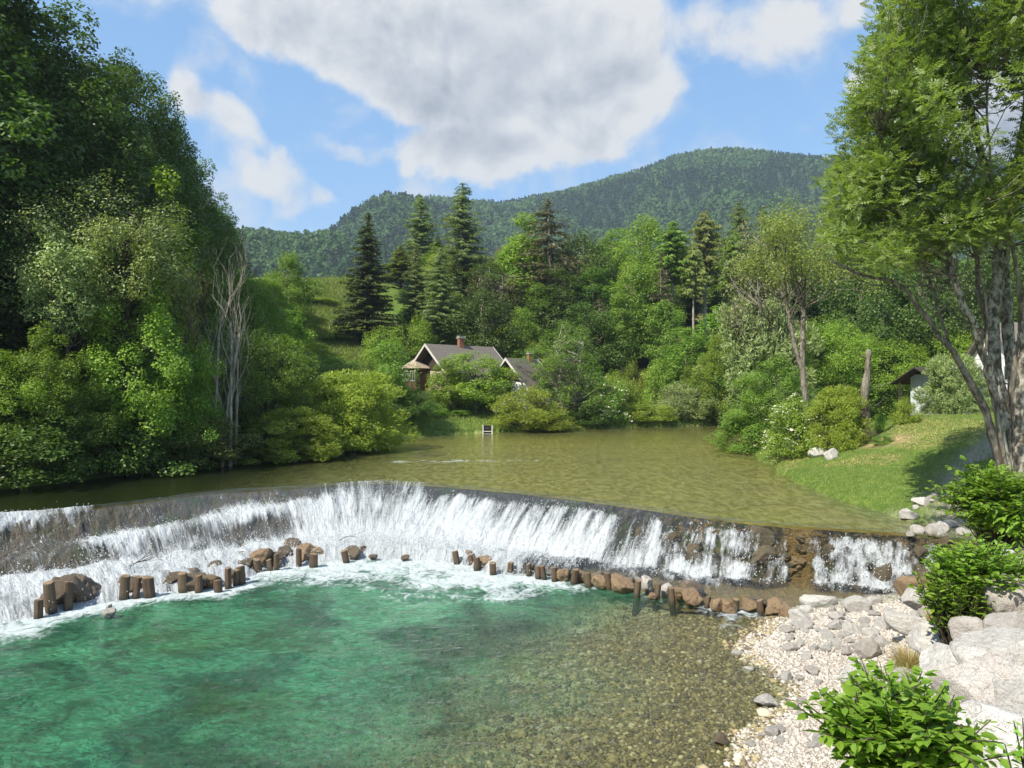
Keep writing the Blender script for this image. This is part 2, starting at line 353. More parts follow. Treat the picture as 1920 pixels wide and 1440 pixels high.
    foam = t.new('ShaderNodeBsdfDiffuse', ins={'Color': (0.50, 0.55, 0.56, 1), 'Normal': t.bump(fn, .8, .12)})
    finish(t, t.new('ShaderNodeMixShader', ins={0: t.math('MULTIPLY', fm, .94), 1: sh, 2: foam.outputs[0]}).outputs[0]); return m
def m_cascade():
    m, t = material('falling_water'); uv = t.attr('flow', 'Vector'); P = t.pos
    s1 = t.noise(t.scale(uv, (2.6, 1.0, 1)), 1.0, 6, .70, 1.0)
    s2 = t.noise(t.scale(uv, (11.0, 3.2, 1)), 1.0, 5, .7, .8)
    s3 = t.noise(P, 26.0, 2, .6)
    s0 = t.noise(t.scale(uv, (.75, .22, 1)), 1.0, 3, .5)
    s4 = t.noise(t.scale(uv, (3.2, .62, 1)), 1.0, 6, .66, 1.0)
    n = t.math('ADD', t.math('ADD', t.math('MULTIPLY', s1, .42), t.math('MULTIPLY', s2, .38)), t.math('ADD', t.math('MULTIPLY', s3, .14), t.math('MULTIPLY', s0, .33)))
    n = t.math('ADD', n, t.math('MULTIPLY', t.math('SUBTRACT', s4, .5), .85))
    wv = t.attr('white')
    f = t.maprange(t.math('ADD', t.math('SUBTRACT', n, .645), t.math('SUBTRACT', wv, .5)), -.16, .26)
    f = t.math('MULTIPLY', f, t.maprange(wv, 0.02, .2))
    spk = t.math('MULTIPLY', t.maprange(t.noise(t.scale(uv, (11, 5.5, 1)), 1.0, 3, .7), .55, .66), t.maprange(t.noise(t.scale(uv, (1.3, .8, 1)), 1.0, 3), .42, .62))
    f = t.math('MAXIMUM', f, t.math('MULTIPLY', t.math('MULTIPLY', spk, .85), t.maprange(t.attr('spk'), 0, 1)))
    h = t.math('ADD', t.math('ADD', s1, t.math('MULTIPLY', s2, .7)), t.math('MULTIPLY', s3, .15))
    nrm = t.bump(h, 1.0, .16)
    wh = t.new('ShaderNodeBsdfPrincipled', ins={'Base Color': (.52, .55, .57, 1), 'Roughness': .5, 'Normal': nrm})
    fr = t.new('ShaderNodeFresnel', ins={'IOR': 1.33, 'Normal': t.bump(h, 1.0, .03)}).outputs[0]
    tr = t.new('ShaderNodeBsdfTransparent', ins={'Color': (.86, .88, .84, 1)})
    gl = t.new('ShaderNodeBsdfGlossy', ins={'Roughness': .3, 'Normal': t.bump(h, 1.0, .05)})
    a = t.new('ShaderNodeMixShader', ins={0: t.math('MULTIPLY', fr, .14), 1: tr.outputs[0], 2: gl.outputs[0]})
    finish(t, t.new('ShaderNodeMixShader', ins={0: f, 1: a.outputs[0], 2: wh.outputs[0]}).outputs[0]); return m
def m_rock(name, c1, c2, c3, sc=1.0, rough=.85, bump=.5, moss=0.0):
    m, t = material(name); P = t.obj
    r = t.new('ShaderNodeObjectInfo').outputs['Random']
    Pj = t.vmath('ADD', P, t.vmath('MULTIPLY', t.new('ShaderNodeCombineXYZ', ins={0: r, 1: r, 2: r}).outputs[0], (37, 91, 53)))
    n1 = t.noise(Pj, 1.7*sc, 5, .6, .4); n2 = t.noise(Pj, 9*sc, 5, .65); n3 = t.noise(Pj, 38*sc, 3, .6)
    c = t.mix(t.maprange(n1, .38, .62), c1, c2); c = t.mix(t.maprange(n2, .52, .70), c, c3)
    c = t.mix(t.maprange(n3, .3, .7), c, t.mix(.5, c, (.9, .87, .82) if sum(c1) > .9 else (.4, .3, .2)))
    c = t.mix(t.math('MULTIPLY', t.math('SUBTRACT', r, .3), .45, clamp=True), c, (c1[0]*.62, c1[1]*.6, c1[2]*.58))
    if moss: c = t.mix(t.maprange(t.noise(Pj, 4*sc, 4), .55, .65, 0, moss), c, (.06, .09, .02))
    cr = t.voro(t.vmath('ADD', Pj, t.vmath('MULTIPLY', t.noise(Pj, 3*sc, 3, out='Color'), (.35, .35, .35))), 2.6*sc, 'DISTANCE_TO_EDGE')
    crk = t.maprange(cr, 0.0, .03)
    c = t.mix(t.math('MAXIMUM', crk, .65), t.mix(.5, c, (c1[0]*.35, c1[1]*.33, c1[2]*.3)), c)
    h = t.math('ADD', t.math('ADD', n2, t.math('MULTIPLY', n3, .4)), t.math('MULTIPLY', crk, .12))
    b = t.new('ShaderNodeBsdfPrincipled', ins={'Base Color': c, 'Roughness': rough, 'Normal': t.bump(h, bump, .06)})
    finish(t, b.outputs[0]); return m
def m_weir():
    m, t = material('weir_stone'); P = t.pos
    n1 = t.noise(P, .9, 4); n2 = t.noise(P, 5, 5, .65); n3 = t.noise(P, 24, 3); o = t.attr('ochre')
    c = t.mix(t.maprange(n2, .35, .65), (0.020, 0.018, 0.015), (0.070, 0.060, 0.046))
    c = t.mix(t.math('MULTIPLY', t.attr('leftp'), .8), c, t.mix(t.maprange(n3, .3, .7), (.05, .04, .03), (.17, .14, .11)))
    c = t.mix(t.maprange(n1, .5, .68), c, (0.035, 0.055, 0.02))
    c = t.mix(t.math('MULTIPLY', t.maprange(t.math('ADD', n2, t.math('MULTIPLY', o, .30)), .58, .85), .85), c, (0.20, 0.125, 0.04))
    c = t.mix(t.math('MULTIPLY', t.attr('bedy'), t.maprange(n3, .3, .7)), c, (0.34, 0.25, 0.11))
    c = t.mix(t.math('MULTIPLY', t.attr('bedy'), .5), c, (0.24, 0.18, 0.08))
    b = t.new('ShaderNodeBsdfPrincipled', ins={'Base Color': c, 'Roughness': .6, 'Normal': t.bump(t.math('ADD', n2, t.math('MULTIPLY', n3, .5)), 1.0, .18)})
    finish(t, b.outputs[0]); return m
def m_flat(name, col, rough=.7, var=.25, sc=6.0, spec=.3, bump=.15, stripe=None):
    m, t = material(name); P = t.obj
    n = t.noise(P, sc, 4, .6); c = t.mix(t.maprange(n, .3, .7), tuple(x*(1-var) for x in col), tuple(min(1, x*(1+var)) for x in col))
    h = n
    if stripe:
        ax, fr_, dark = stripe
        s = t.new('ShaderNodeSeparateXYZ', ins={'Vector': P}).outputs[ax]
        wv = t.math('FRACT', t.math('MULTIPLY', s, fr_)); e = t.maprange(wv, 0.0, .12)
        c = t.mix(e, tuple(x*dark for x in col), c); h = t.math('ADD', n, e)
    b = t.new('ShaderNodeBsdfPrincipled', ins={'Base Color': c, 'Roughness': rough, 'Normal': t.bump(h, bump, .05)})
    b.inputs['Specular IOR Level'].default_value = spec
    finish(t, b.outputs[0]); return m
def m_leaf(name, c1, c2, trans=.35, gloss=.35):
    m, t = material(name)
    v = t.attr('v'); r = t.new('ShaderNodeObjectInfo').outputs['Random']
    n = t.noise(t.obj, .45, 2)
    c = t.mix(v, c1, c2)
    c = t.mix(t.maprange(n, .35, .65, 0, .35), c, tuple(x*1.25 for x in c2))
    hs = t.new('ShaderNodeHueSaturation', ins={'Color': c, 'Saturation': 1.0, 'Hue': t.math('ADD', .4845, t.math('MULTIPLY', r, .022)), 'Value': t.math('ADD', .92, t.math('MULTIPLY', r, .45))}).outputs[0]
    d = t.new('ShaderNodeBsdfPrincipled', ins={'Base Color': hs, 'Roughness': .48})
    d.inputs['Specular IOR Level'].default_value = gloss
    tc = t.mix(1.0, hs, (1.25, 1.35, .55), 'MULTIPLY')
    tr = t.new('ShaderNodeBsdfTranslucent', ins={'Color': tc})
    finish(t, t.new('ShaderNodeMixShader', ins={0: trans, 1: d.outputs[0], 2: tr.outputs[0]}).outputs[0]); return m
def m_bark(name, c1, c2, sc=1.0, streak=(1, 1, .25)):
    m, t = material(name); P = t.scale(t.obj, streak)
    n = t.noise(P, 7*sc, 5, .65, .5); c = t.mix(t.maprange(n, .38, .62), c1, c2)
    n2 = t.noise(t.obj, 2.2, 3); c = t.mix(t.maprange(n2, .55, .7, 0, .6), c, (c1[0]*.5, c1[1]*.6, c1[2]*.4))
    b = t.new('ShaderNodeBsdfPrincipled', ins={'Base Color': c, 'Roughness': .85, 'Normal': t.bump(n, .7, .04)})
    b.inputs['Specular IOR Level'].default_value = .2
    finish(t, b.outputs[0]); return m
M = {}
M['ground'] = m_ground(); M['lower'] = m_water('pool_water', True); M['upper'] = m_water('river_water', False)
M['cascade'] = m_cascade(); M['weir'] = m_weir()
M['lime'] = m_rock('limestone', (.43, .40, .36), (.60, .575, .53), (.28, .235, .18), 1.3, .85, 1.0)
M['limepink'] = m_rock('pink_limestone', (.38, .325, .275), (.48, .445, .40), (.33, .21, .14), 1.3, .85, 1.0)
M['ochre'] = m_rock('ochre_rock', (.14, .085, .04), (.24, .155, .07), (.05, .03, .015), 3.0, .5, .6)
M['darkrock'] = m_rock('wet_rock', (.022, .017, .012), (.055, .04, .025), (.09, .052, .025), 3.0, .35, .7)
M['mossrock'] = m_rock('mossy_wet_rock', (.028, .024, .018), (.065, .055, .035), (.10, .065, .03), 3.0, .5, .8, .8)
M['white'] = m_flat('foam_white', (.60, .63, .65), .6, .04)
# ---------------------------------------------------------------- ground sheet and hills
def axis(parts):
    a = [np.arange(p, q, s) for p, q, s in parts]; return np.concatenate(a+[[parts[-1][1]]])
def grid_faces(nx, ny):
    i = np.arange(ny-1)[:, None]*nx; j = np.arange(nx-1)[None]
    return np.stack([i+j, i+j+1, i+nx+j+1, i+nx+j], -1).reshape(-1, 4)
gx = axis([(-320, -120, 8), (-120, -45, 2.5), (-45, -25, .8), (-25, 2, .3), (2, 18, .16), (18, 45, .5), (45, 120, 2.5), (120, 320, 8)])
gy = axis([(-60, 0, 4), (0, 5, .6), (5, 26, .16), (26, 60, .3), (60, 110, .7), (110, 232, 2.5)])
X, Y = np.meshgrid(gx, gy); Z = ground_z(X, Y)
S = sdist(X, Y); cy = crest_y(X); up = (Y > cy+.2)
xs = np.interp(Y, SHORE[:, 1], SHORE[:, 0]); xf = np.interp(Y, FOOT[:, 1], FOOT[:, 0])
lowz = (~up) & (X < 15)
gravel = np.where(lowz, sst(-.1, .35, X-xs)*(1-sst(2.5, 5, X-xf)*.8), 0)
gravel = np.maximum(gravel, np.where(up & (X > 5) & (Y < 60), sst(.9, .2, S)*sst(27, 24, Y)*(S > -.3), 0))
PR = (X-960*0)/np.maximum(Y, 1)*F+960; 
path = np.exp(-(((X-np.interp(Y, [24, 28, 31, 36], [14.6, 17.0, 19.6, 25]))/1.0)**2))*sst(23, 25, Y)*sst(37, 34, Y)*(vnoise(X, Y, 1.1)>.40)
gravel = np.maximum(gravel, path)
beda = np.where(up, sst(.25, -.05, S), np.where(X > xs, sst(.5, 0, X-xs), 1.0)*(Z < ZL+.12))
forest = np.where(up, np.maximum(sst(2, 6, S)*sst(0, -8, X)*sst(100, 70, Y), sst(92, 98, Y)*sst(-12, 0, X)), 0)
forest = np.maximum(forest, sst(-24, -30, X)*sst(150, 80, Y))
meadow = np.exp(-(((X+29)/20)**2))*sst(112, 125, Y)
forest = forest*(1-meadow)
dry = np.where(up & (X > 12) & (Y < 58), sst(.3, 1, S)*(vnoise(X+50, Y, 4.5) > .47)*sst(13, 5, S), 0)
dry = np.maximum(dry, np.where((Y > 84) & (X > 6), .6*sst(130, 95, Y), 0)); dry = np.maximum(dry, meadow*.12)
dirt = np.exp(-(((X-19.4)/1.0)**2+((Y-38.6)/1.8)**2)**2)
dirt = np.maximum(dirt, np.exp(-(((X-24.5-(Y-46)*.5)/3.0)**2+((Y-46)/.3)**2)))*.8
dirt = np.maximum(dirt, np.where((X > 25) & (X < 50) & (Y > 105) & (Y < 135), .8*vnoise(X, Y, 5), 0))
mud = np.where(up & (X > 5) & (Y < 45), sst(-4.5, -.5, S), 0)
mk('ground', np.stack([X, Y, Z], -1), grid_faces(len(gx), len(gy)), M['ground'], smooth=True,
   vattr=dict(silt=(sst(1.5, 5.5, xs-X)*(~up)).ravel(), gravel=gravel.ravel(), bed=beda.ravel(), upbed=up.ravel()*1.0, forest=forest.ravel(), dry=dry.ravel(), dirt=dirt.ravel(), mud=mud.ravel()))['kind'] = 'structure'
RIDGES = [(620, [(-900, 470), (0, 450), (430, 428), (560, 428), (640, 428), (760, 470), (900, 560), (1400, 640)], 260),
          (930, [(-400, 640), (400, 520), (560, 465), (640, 428), (680, 392), (735, 368), (790, 374), (850, 398), (920, 450), (1100, 560), (1500, 640)], 420),
          (1250, [(300, 600), (600, 480), (820, 385), (900, 388), (950, 392), (1050, 372), (1120, 350), (1190, 330), (1250, 308), (1310, 300), (1400, 305), (1500, 306), (1580, 308), (1700, 316), (1900, 360), (2300, 420), (3200, 560)], 820)]
def hill_z(x, y):
    z = np.full(np.shape(x), 8.0)
    for d, pts, w_ in RIDGES:
        p = np.array(pts, float); xr = (p[:, 0]-960)/F*d; zr = HC-(p[:, 1]-720)/F*d-13
        H = np.interp(x, xr, zr); wob = (vnoise(x+333, y*0+d, 130, 3)-.5)*90
        prof = sst(d-w_, d, y+wob*.6)*sst(d+w_*1.6, d, y)
        gul = (vnoise(x+y*.5+500, y*.35, 110, 4)-.5)*85*prof*(1-prof)*3.2
        z = np.maximum(z, 8+(H-8)*prof+gul)
    b = sst(228, 330, y); return ground_edge(x)*(1-b)+z*b
def ground_edge(x): return ground_z(x, np.full(np.shape(x), 232.0))
hx = axis([(-1800, -700, 40), (-700, 900, 10), (900, 2400, 40)]); hy = axis([(232, 700, 9), (700, 1500, 14), (1500, 2600, 60)])
HX, HY = np.meshgrid(hx, hy); HZ = hill_z(HX, HY)
M['hill'] = m_flat('hill_ground', (.020, .045, .014), .9, .3, .02)
mk('hills', np.stack([HX, HY, HZ], -1), grid_faces(len(hx), len(hy)), M['hill'], smooth=True)['kind'] = 'structure'
# ---------------------------------------------------------------- water of the upper river
def inside_grid(x0, x1, y0, y1, st): return np.meshgrid(np.arange(x0, x1, st), np.arange(y0, y1, st))
UX, UY = np.meshgrid(axis([(-40, -25, .8), (-25, 16, .3), (16, 72, 1.0)]), axis([(8, 21, 1), (21, 36, .2), (36, 90, .5)]))
nx = UX.shape[1]; q = grid_faces(UX.shape[1], UX.shape[0])
s_ = sdist(UX, UY).ravel(); keep = (s_ < 1.2) & (UY.ravel() > crest_y(UX.ravel())-.02); UYs = np.where(UY > crest_y(UX)-.3, np.maximum(UY, crest_y(UX)-.02), UY)
kv = (s_ < 1.2) & (UYs.ravel() > crest_y(UX.ravel())-.025)
q = q[kv[q].all(1)]
uz = .012*(vnoise(UX*3, UY*5, 1.0, 3)-.5)-.02
rif = np.exp(-((UY-44.5-(UX+2)*.10)/.9)**2)*sst(-9.5, -6, UX)*sst(4, 0, UX)
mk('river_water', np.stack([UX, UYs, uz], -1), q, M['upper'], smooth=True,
   vattr=dict(foam=(rif*.50).ravel(), deep=np.clip(sst(-1, -15, UX).ravel()+sst(60, 75, UY.ravel())*.4, 0, 1)))['kind'] = 'structure'  # deep: not depth; painted tree shade and reflections at left, darker toward far bank
# ---------------------------------------------------------------- the weir and the water falling over it
def px_of(P): return 960+F*P[..., 0]/P[..., 1]
FOOT_PX = [(-300, 1120), (-150, 1105), (0, 1085), (200, 1060), (400, 1035), (500, 1022), (600, 1014), (700, 1013), (800, 1017), (900, 1030), (1000, 1041), (1100, 1053), (1200, 1068), (1300, 1082), (1400, 1088),
           (1500, 1089), (1600, 1098), (1700, 1112), (1800, 1120), (1900, 1130)]
SHIFT = [(-300, 60), (0, 45), (500, 40), (650, 10), (800, -42), (1000, -60), (1150, -50), (1300, -15), (1450, 0), (1900, 0)]
NU = 1500
ucr = np.linspace(CREST_PX[0][0], CREST_PX[-1][0], NU)
cpy = spline(np.array(CREST_PX, float), NU*4); cpy = np.interp(ucr, cpy[:, 0], cpy[:, 1])
Cp = np.array([atz(a, b, 0.0) for a, b in zip(ucr, cpy)])
fpx = ucr+np.interp(ucr, *zip(*SHIFT)); fpy = np.interp(fpx, *zip(*FOOT_PX))
ZF = -1.72
Fp = np.array([atz(a, b, ZF) for a, b in zip(fpx, fpy)])
Fp[:, 1] = np.minimum(Fp[:, 1], Cp[:, 1]-.35)
ppx = fpx+np.interp(fpx, [-300, 0, 500, 800, 1000, 1400, 1900], [30, 40, 30, -10, -30, 0, 0]); ppy = np.interp(ppx, *zip(*POST_PX))
Pp = np.array([atz(a, b, ZL) for a, b in zip(ppx, ppy)]); Pp[:, 1] = np.minimum(Pp[:, 1], Fp[:, 1]-.25)
slen = np.concatenate([[0], np.cumsum(np.linalg.norm(np.diff(Cp, axis=0), axis=1))])
NT1, NT2 = 60, 60
def weir_sheet(off, seed, amp):
    rows = []; fl = []; tt = []
    steep = np.interp(ucr, [-300, 200, 700, 1100, 1250, 1900], [.9, .9, .95, 1.05, 1.9, 2.2])
    for k in range(NT1+1):
        t = k/NT1; P = Cp*(1-t)+Fp*t
        lip = .10*np.clip(t/.15, 0, 1)
        a = np.clip((t-.04)/.96, 0, 1)
        z = ZF*(1-(1-a)**steep) if False else ZF*np.where(steep > 1.3, 1-(1-a)**(1/1.0)*1.0, a**steep)
        shelf = np.interp(ucr, [-300, 350, 620, 900], [.16, .16, .05, 0])*np.sin(t*np.pi*2.6+slen*.25)*np.sin(np.pi*t)
        z = z+shelf
        rows.append(np.stack([P[:, 0], P[:, 1], z+off], 1)); tt.append(np.full(NU, t))
    for k in range(1, NT2+1):
        t = k/NT2; P = Fp*(1-t)+Pp*t
        z = ZF+(ZL+.12-ZF)*t**2 if off >= 0 else ZF-.1+(ZL+.0-ZF)*t
        if off >= 0: z = z-np.clip((t-.75)/.25, 0, 1)*.20
        rows.append(np.stack([P[:, 0], P[:, 1], np.full(NU, 1.0)*z+off], 1)); tt.append(np.full(NU, 1+t))
    G = np.array(rows); T = np.array(tt)
    n = vnoise(G[..., 0]+seed, G[..., 1]*1.0+T*3, .7, 5, .6)-.5
    n2 = vnoise(slen[None]*1.0+seed+T*.3, T*1.2+7, .35, 4, .6)-.5
    env = np.clip(T/.12, 0, 1)
    G[..., 2] += .05*(vnoise(slen*1.0+3, slen*0+1, .8, 4, .65)-.5)[None]*np.clip(1-T*3, 0, 1)
    G[..., 2] += amp*(n*1.2+n2*.7)*env; G[..., 1] -= amp*.7*(n2+n*.6)*env*np.clip(1.2-T, 0, 1)
    return G, T
GW, TW = weir_sheet(-.10, 11, .27)
U2 = np.broadcast_to(ucr, TW.shape)
colpx = px_of(GW)
bedy = sst(1.0, 1.1, TW)*sst(1020, 1200, colpx)
och = np.exp(-((U2-1500)/26)**2)*1.0*(TW < 1.05)+.45*sst(1150, 1350, U2)+.35*np.exp(-((U2-1100)/90)**2)*(TW < .2)+sst(1730, 1780, U2)*.6
# the weir body: the stepped stone face plus a back wall so that it is solid
mk('weir', np.concatenate([(GW[0]+[0, 1.2, -.7])[None], (GW[0]+[0, .5, -.18])[None], GW]), grid_faces(NU, GW.shape[0]+2), M['weir'], smooth=True,
   vattr=dict(leftp=np.concatenate([np.broadcast_to(sst(760, 450, ucr), (GW.shape[0]+2, NU))]).ravel(), ochre=np.concatenate([och[:1], och[:1], och]).ravel(), bedy=np.concatenate([bedy[:1], bedy[:1], bedy]).ravel()))
tag(bpy.data.objects['weir'], 'long curved stone weir, dark and mossy, crossing the river', 'weir')
GA, TA = weir_sheet(.0, 47, .22)
surf = GA.copy(); surf[..., 1] -= np.interp(ucr, [900, 1250], [0, .16])[None]*np.clip(TA/.1, 0, 1)*sst(1.3, 1.0, TA)
# whiteness along the crest (photo x) by fall position
cx = np.array([-300, 0, 150, 300, 420, 560, 650, 760, 785, 830, 900, 960, 1040, 1100, 1160, 1230, 1300, 1380, 1440, 1468, 1480, 1505, 1525, 1600, 1690, 1722, 1735, 1760, 1800])
w_top = np.array([.40, .40, .42, .44, .44, .46, .52, .45, .5, .02, .03, .02, .0, .0, .03, .1, .15, .15, .1, .1, 0, 0, .25, .3, .3, .1, .3, .1, 0])
w_mid = np.array([.44, .44, .47, .48, .50, .52, .60, .54, .66, .50, .52, .50, .48, .47, .46, .50, .52, .56, .40, .50, 0, 0, .62, .60, .52, .22, .55, .2, 0])
w_bot = np.array([.50, .50, .52, .55, .6, .7, .85, .85, .9, .9, .9, .85, .85, .8, .70, .65, .66, .66, .55, .6, 0, 0, .72, .66, .66, .25, .6, .2, 0])
w_bas = np.array([.74, .74, .72, .72, .74, .8, .85, .85, .85, .85, .85, .8, .75, .62, .5, .5, .5, .46, .42, .42, .1, .1, .48, .48, .55, .3, .5, .1, 0])
w_end = np.array([.66, .66, .66, .66, .66, .7, .74, .74, .7, .7, .68, .6, .5, .35, .22, .18, .15, .12, .1, .1, 0, 0, .08, .1, .1, .1, .1, .1, 0])
UU = np.broadcast_to(ucr, TA.shape); Wt = np.zeros(TA.shape)
tabs = [np.interp(UU, cx, a) for a in (w_top, w_mid, w_bot, w_bas, w_end)]; tk = [.04, .30, .95, 1.12, 2.0]
Wt = tabs[0]
for a in range(4): Wt = np.where(TA >= tk[a], tabs[a]+(tabs[a+1]-tabs[a])*np.clip((TA-tk[a])/(tk[a+1]-tk[a]), 0, 1), Wt)
# shelf-shaped bright bands on the long left cascade, separate jets on the right
lf = sst(760, 500, UU)
band = np.sin(TA*np.pi*2.6+slen[None]*.25+.9)
Wt = Wt+lf*(TA < 1.05)*(.20*band*np.sin(np.pi*np.clip(TA, 0, 1))+1.05*(vnoise(slen[None]*1+TA*2, TA*4-slen[None]*.12, 2.2, 4)-.56))
jet = vnoise(slen[None]*1.0+np.sin(TA*2)*.15, TA*.25, .48, 4, .6)-.5
Wt = Wt+sst(760, 900, UU)*(TA < 1.12)*jet*.80*sst(.05, .3, TA)
ro = sst(1200, 1300, UU)*(TA < 1.1)*(vnoise(slen[None]*1+9, TA*2.2, .5, 3)-.5)*.7
Wt = np.clip(Wt+ro, 0, .96)*(1-sst(780, 840, UU)*(1-sst(.06, .26, TA)))
surf[..., 2] += .05*sst(2, 1.8, TA)+sst(2.0, 1.7, TA)*.10*np.clip(Wt, 0, 1)*(vnoise(surf[..., 0]*1+3, surf[..., 1]*1, .28, 4, .6))+sst(.25, .8, TA)*sst(2, 1.7, TA)*np.clip(Wt, 0, 1)*.30*(vnoise(surf[..., 0]*1.3+3, surf[..., 1]*.9+4, .9, 4, .6)-.4)+.10*sst(.9, 1.2, TA)*sst(2, 1.6, TA)*np.clip(Wt, 0, 1)
flow = np.stack([np.broadcast_to(slen, TA.shape), TA*2.2, np.zeros(TA.shape)], -1)
mk('waterfall', surf, grid_faces(NU, surf.shape[0]), M['cascade'], smooth=True, vattr=dict(white=Wt.ravel(), flow=flow.reshape(-1, 3), spk=(sst(.06, .2, TA)*sst(1.15, .95, TA)*sst(1780, 1740, UU)*(1-np.exp(-((UU-1492)/22.)**2))).ravel()))
tag(bpy.data.objects['waterfall'], 'white water tumbling over the curved weir into the pool', 'waterfall', kind='structure')
# spray: drops thrown up over the white water
prob = np.clip(Wt-.30, 0, 1).ravel()*(np.gradient(slen)[None]+0*TA).ravel()*np.where(TA.ravel() > 1, 1.0, 1.0); prob[np.isnan(prob)] = 0
prob = prob*(UU.ravel() > -60); prob /= prob.sum()
k = 17000; idx = RNG.choice(prob.size, k, p=prob); dp = surf.reshape(-1, 3)[idx]
up_ = RNG.exponential(.075, k)*np.where(TA.ravel()[idx] > .7, 1.3, .6)
dp = dp+np.stack([RNG.normal(0, .05, k), RNG.normal(-.05, .06, k), up_+.01], 1)
octa = np.array([[1, 0, 0], [-1, 0, 0], [0, 1, 0], [0, -1, 0], [0, 0, 1], [0, 0, -1]], float); of = np.array([[0, 2, 4], [2, 1, 4], [1, 3, 4], [3, 0, 4], [2, 0, 5], [1, 2, 5], [3, 1, 5], [0, 3, 5]])
sz = RNG.uniform(.006, .020, k); V = dp[:, None]+octa[None]*sz[:, None, None]*[1, 1, 1.3]
mk('spray', V, (of[None]+np.arange(k)[:, None, None]*6).reshape(-1, 3), M['white'], smooth=True)
tag(bpy.data.objects['spray'], 'fine white drops thrown up by the falls', 'spray', kind='stuff')
# ---------------------------------------------------------------- the lower pool
LX, LY = np.meshgrid(axis([(-45, -27, .6), (-27, 13.2, .07)]), axis([(-10, 6, 1.0), (6, 30.4, .07)]))
lz = ZL+(vnoise(LX*1.2, LY*2, .9, 4, .55)-.5)*.07+(vnoise(LX, LY*1.3, 3.1, 2)-.5)*.04
pw = np.array(Pp); o_ = np.argsort(pw[:, 0]); pyl = np.interp(LX, pw[o_, 0], pw[o_, 1])
kv = ((LY < pyl+.5) & (LX < np.interp(LY, SHORE[:, 1], SHORE[:, 0])+1.2)).ravel(); q = grid_faces(LX.shape[1], LX.shape[0]); q = q[kv[q].all(1)]
lpx = 960+F*LX/np.maximum(LY, 1); lpy = 720+F*(HC-ZL)/np.maximum(LY, 1)
reach = 1.25*np.interp(lpx, [-300, 0, 130, 230, 330, 450, 620, 700, 780, 860, 950, 1050, 1150, 1300, 1370, 1430, 1480], [45, 42, 30, 24, 16, 22, 44, 62, 88, 60, 58, 30, 16, 14, 36, 26, 5])
foam = np.clip(1.15-(lpy-np.interp(lpx, *zip(*POST_PX)))/reach, 0, 1)*np.interp(lpx, [0, 1000, 1150, 1330, 1370, 1440], [1, .9, .4, .35, .75, .4])
q_ = LX-np.interp(LY, SHORE[:, 1], SHORE[:, 0])
deep = sst(-1.8, -12.0, q_+1.8*(vnoise(LX, LY, 2.5, 3)-.5))*1.0
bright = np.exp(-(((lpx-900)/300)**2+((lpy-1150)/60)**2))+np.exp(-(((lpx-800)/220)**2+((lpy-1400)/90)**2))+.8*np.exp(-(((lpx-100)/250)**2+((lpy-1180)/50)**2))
olive = np.exp(-(((lpx-150)/420)**2+((lpy-1270)/90)**2))
mk('pool_water', np.stack([LX, LY, lz], -1), q, M['lower'], smooth=True, vattr=dict(foam=foam.ravel(), deep=deep.ravel(), bright=np.clip(bright, 0, 1).ravel(), olive=olive.ravel()))['kind'] = 'structure'
# ---------------------------------------------------------------- leaf and bark materials
LEAF = dict(
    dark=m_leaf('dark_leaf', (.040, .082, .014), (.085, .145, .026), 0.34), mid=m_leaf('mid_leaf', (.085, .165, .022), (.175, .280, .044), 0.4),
    bright=m_leaf('bright_leaf', (.115, .205, .022), (.225, .320, .045), 0.42), olive=m_leaf('olive_leaf', (.125, .160, .036), (.230, .265, .075), 0.38),
    silver=m_leaf('silver_leaf', (.135, .185, .060), (.260, .325, .120), 0.32, .5), yellow=m_leaf('yellowgreen_leaf', (.150, .205, .024), (.270, .320, .052), 0.44),
    spruce=m_leaf('spruce_needles', (.046, .080, .022), (.105, .140, .038), 0.22), larch=m_leaf('larch_needles', (.100, .150, .045), (.175, .230, .075), 0.38),
    brown=m_leaf('brown_twig_leaf', (.085, .085, .038), (.150, .145, .065), 0.28), ash=m_leaf('ash_leaf', (.115, .195, .040), (.235, .325, .095), .45, .6),
    shrub=m_leaf('shrub_leaf', (.090, .195, .015), (.200, .345, .038), 0.42, .45), forest=m_leaf('forest_leaf', (.020, .048, .014), (.050, .092, .026), .2, .08),
    needle=m_leaf('dark_needle', (.010, .028, .012), (.021, .046, .020), .1, .05), grass=m_leaf('grass_blade', (.095, .150, .028), (.210, .255, .065), .35), straw=m_leaf('straw_blade', (0.533, 0.393, 0.181), (0.292, 0.302, 0.076), .3))
BARK = dict(grey=m_bark('grey_bark', (.10, .085, .065), (.26, .23, .19)), dark=m_bark('dark_bark', (.035, .028, .02), (.095, .075, .055)),
            pale=m_bark('pale_bark', (.24, .21, .17), (.42, .38, .32)), brown=m_bark('brown_bark', (.07, .045, .03), (.19, .13, .085)),
            lichen=m_bark('lichen_bark', (.09, .075, .055), (.44, .41, .35), 1.0, (1, 1, .6)))
M['blossom'] = m_flat('cream_blossom', (.80, .78, .58), .6, .1)

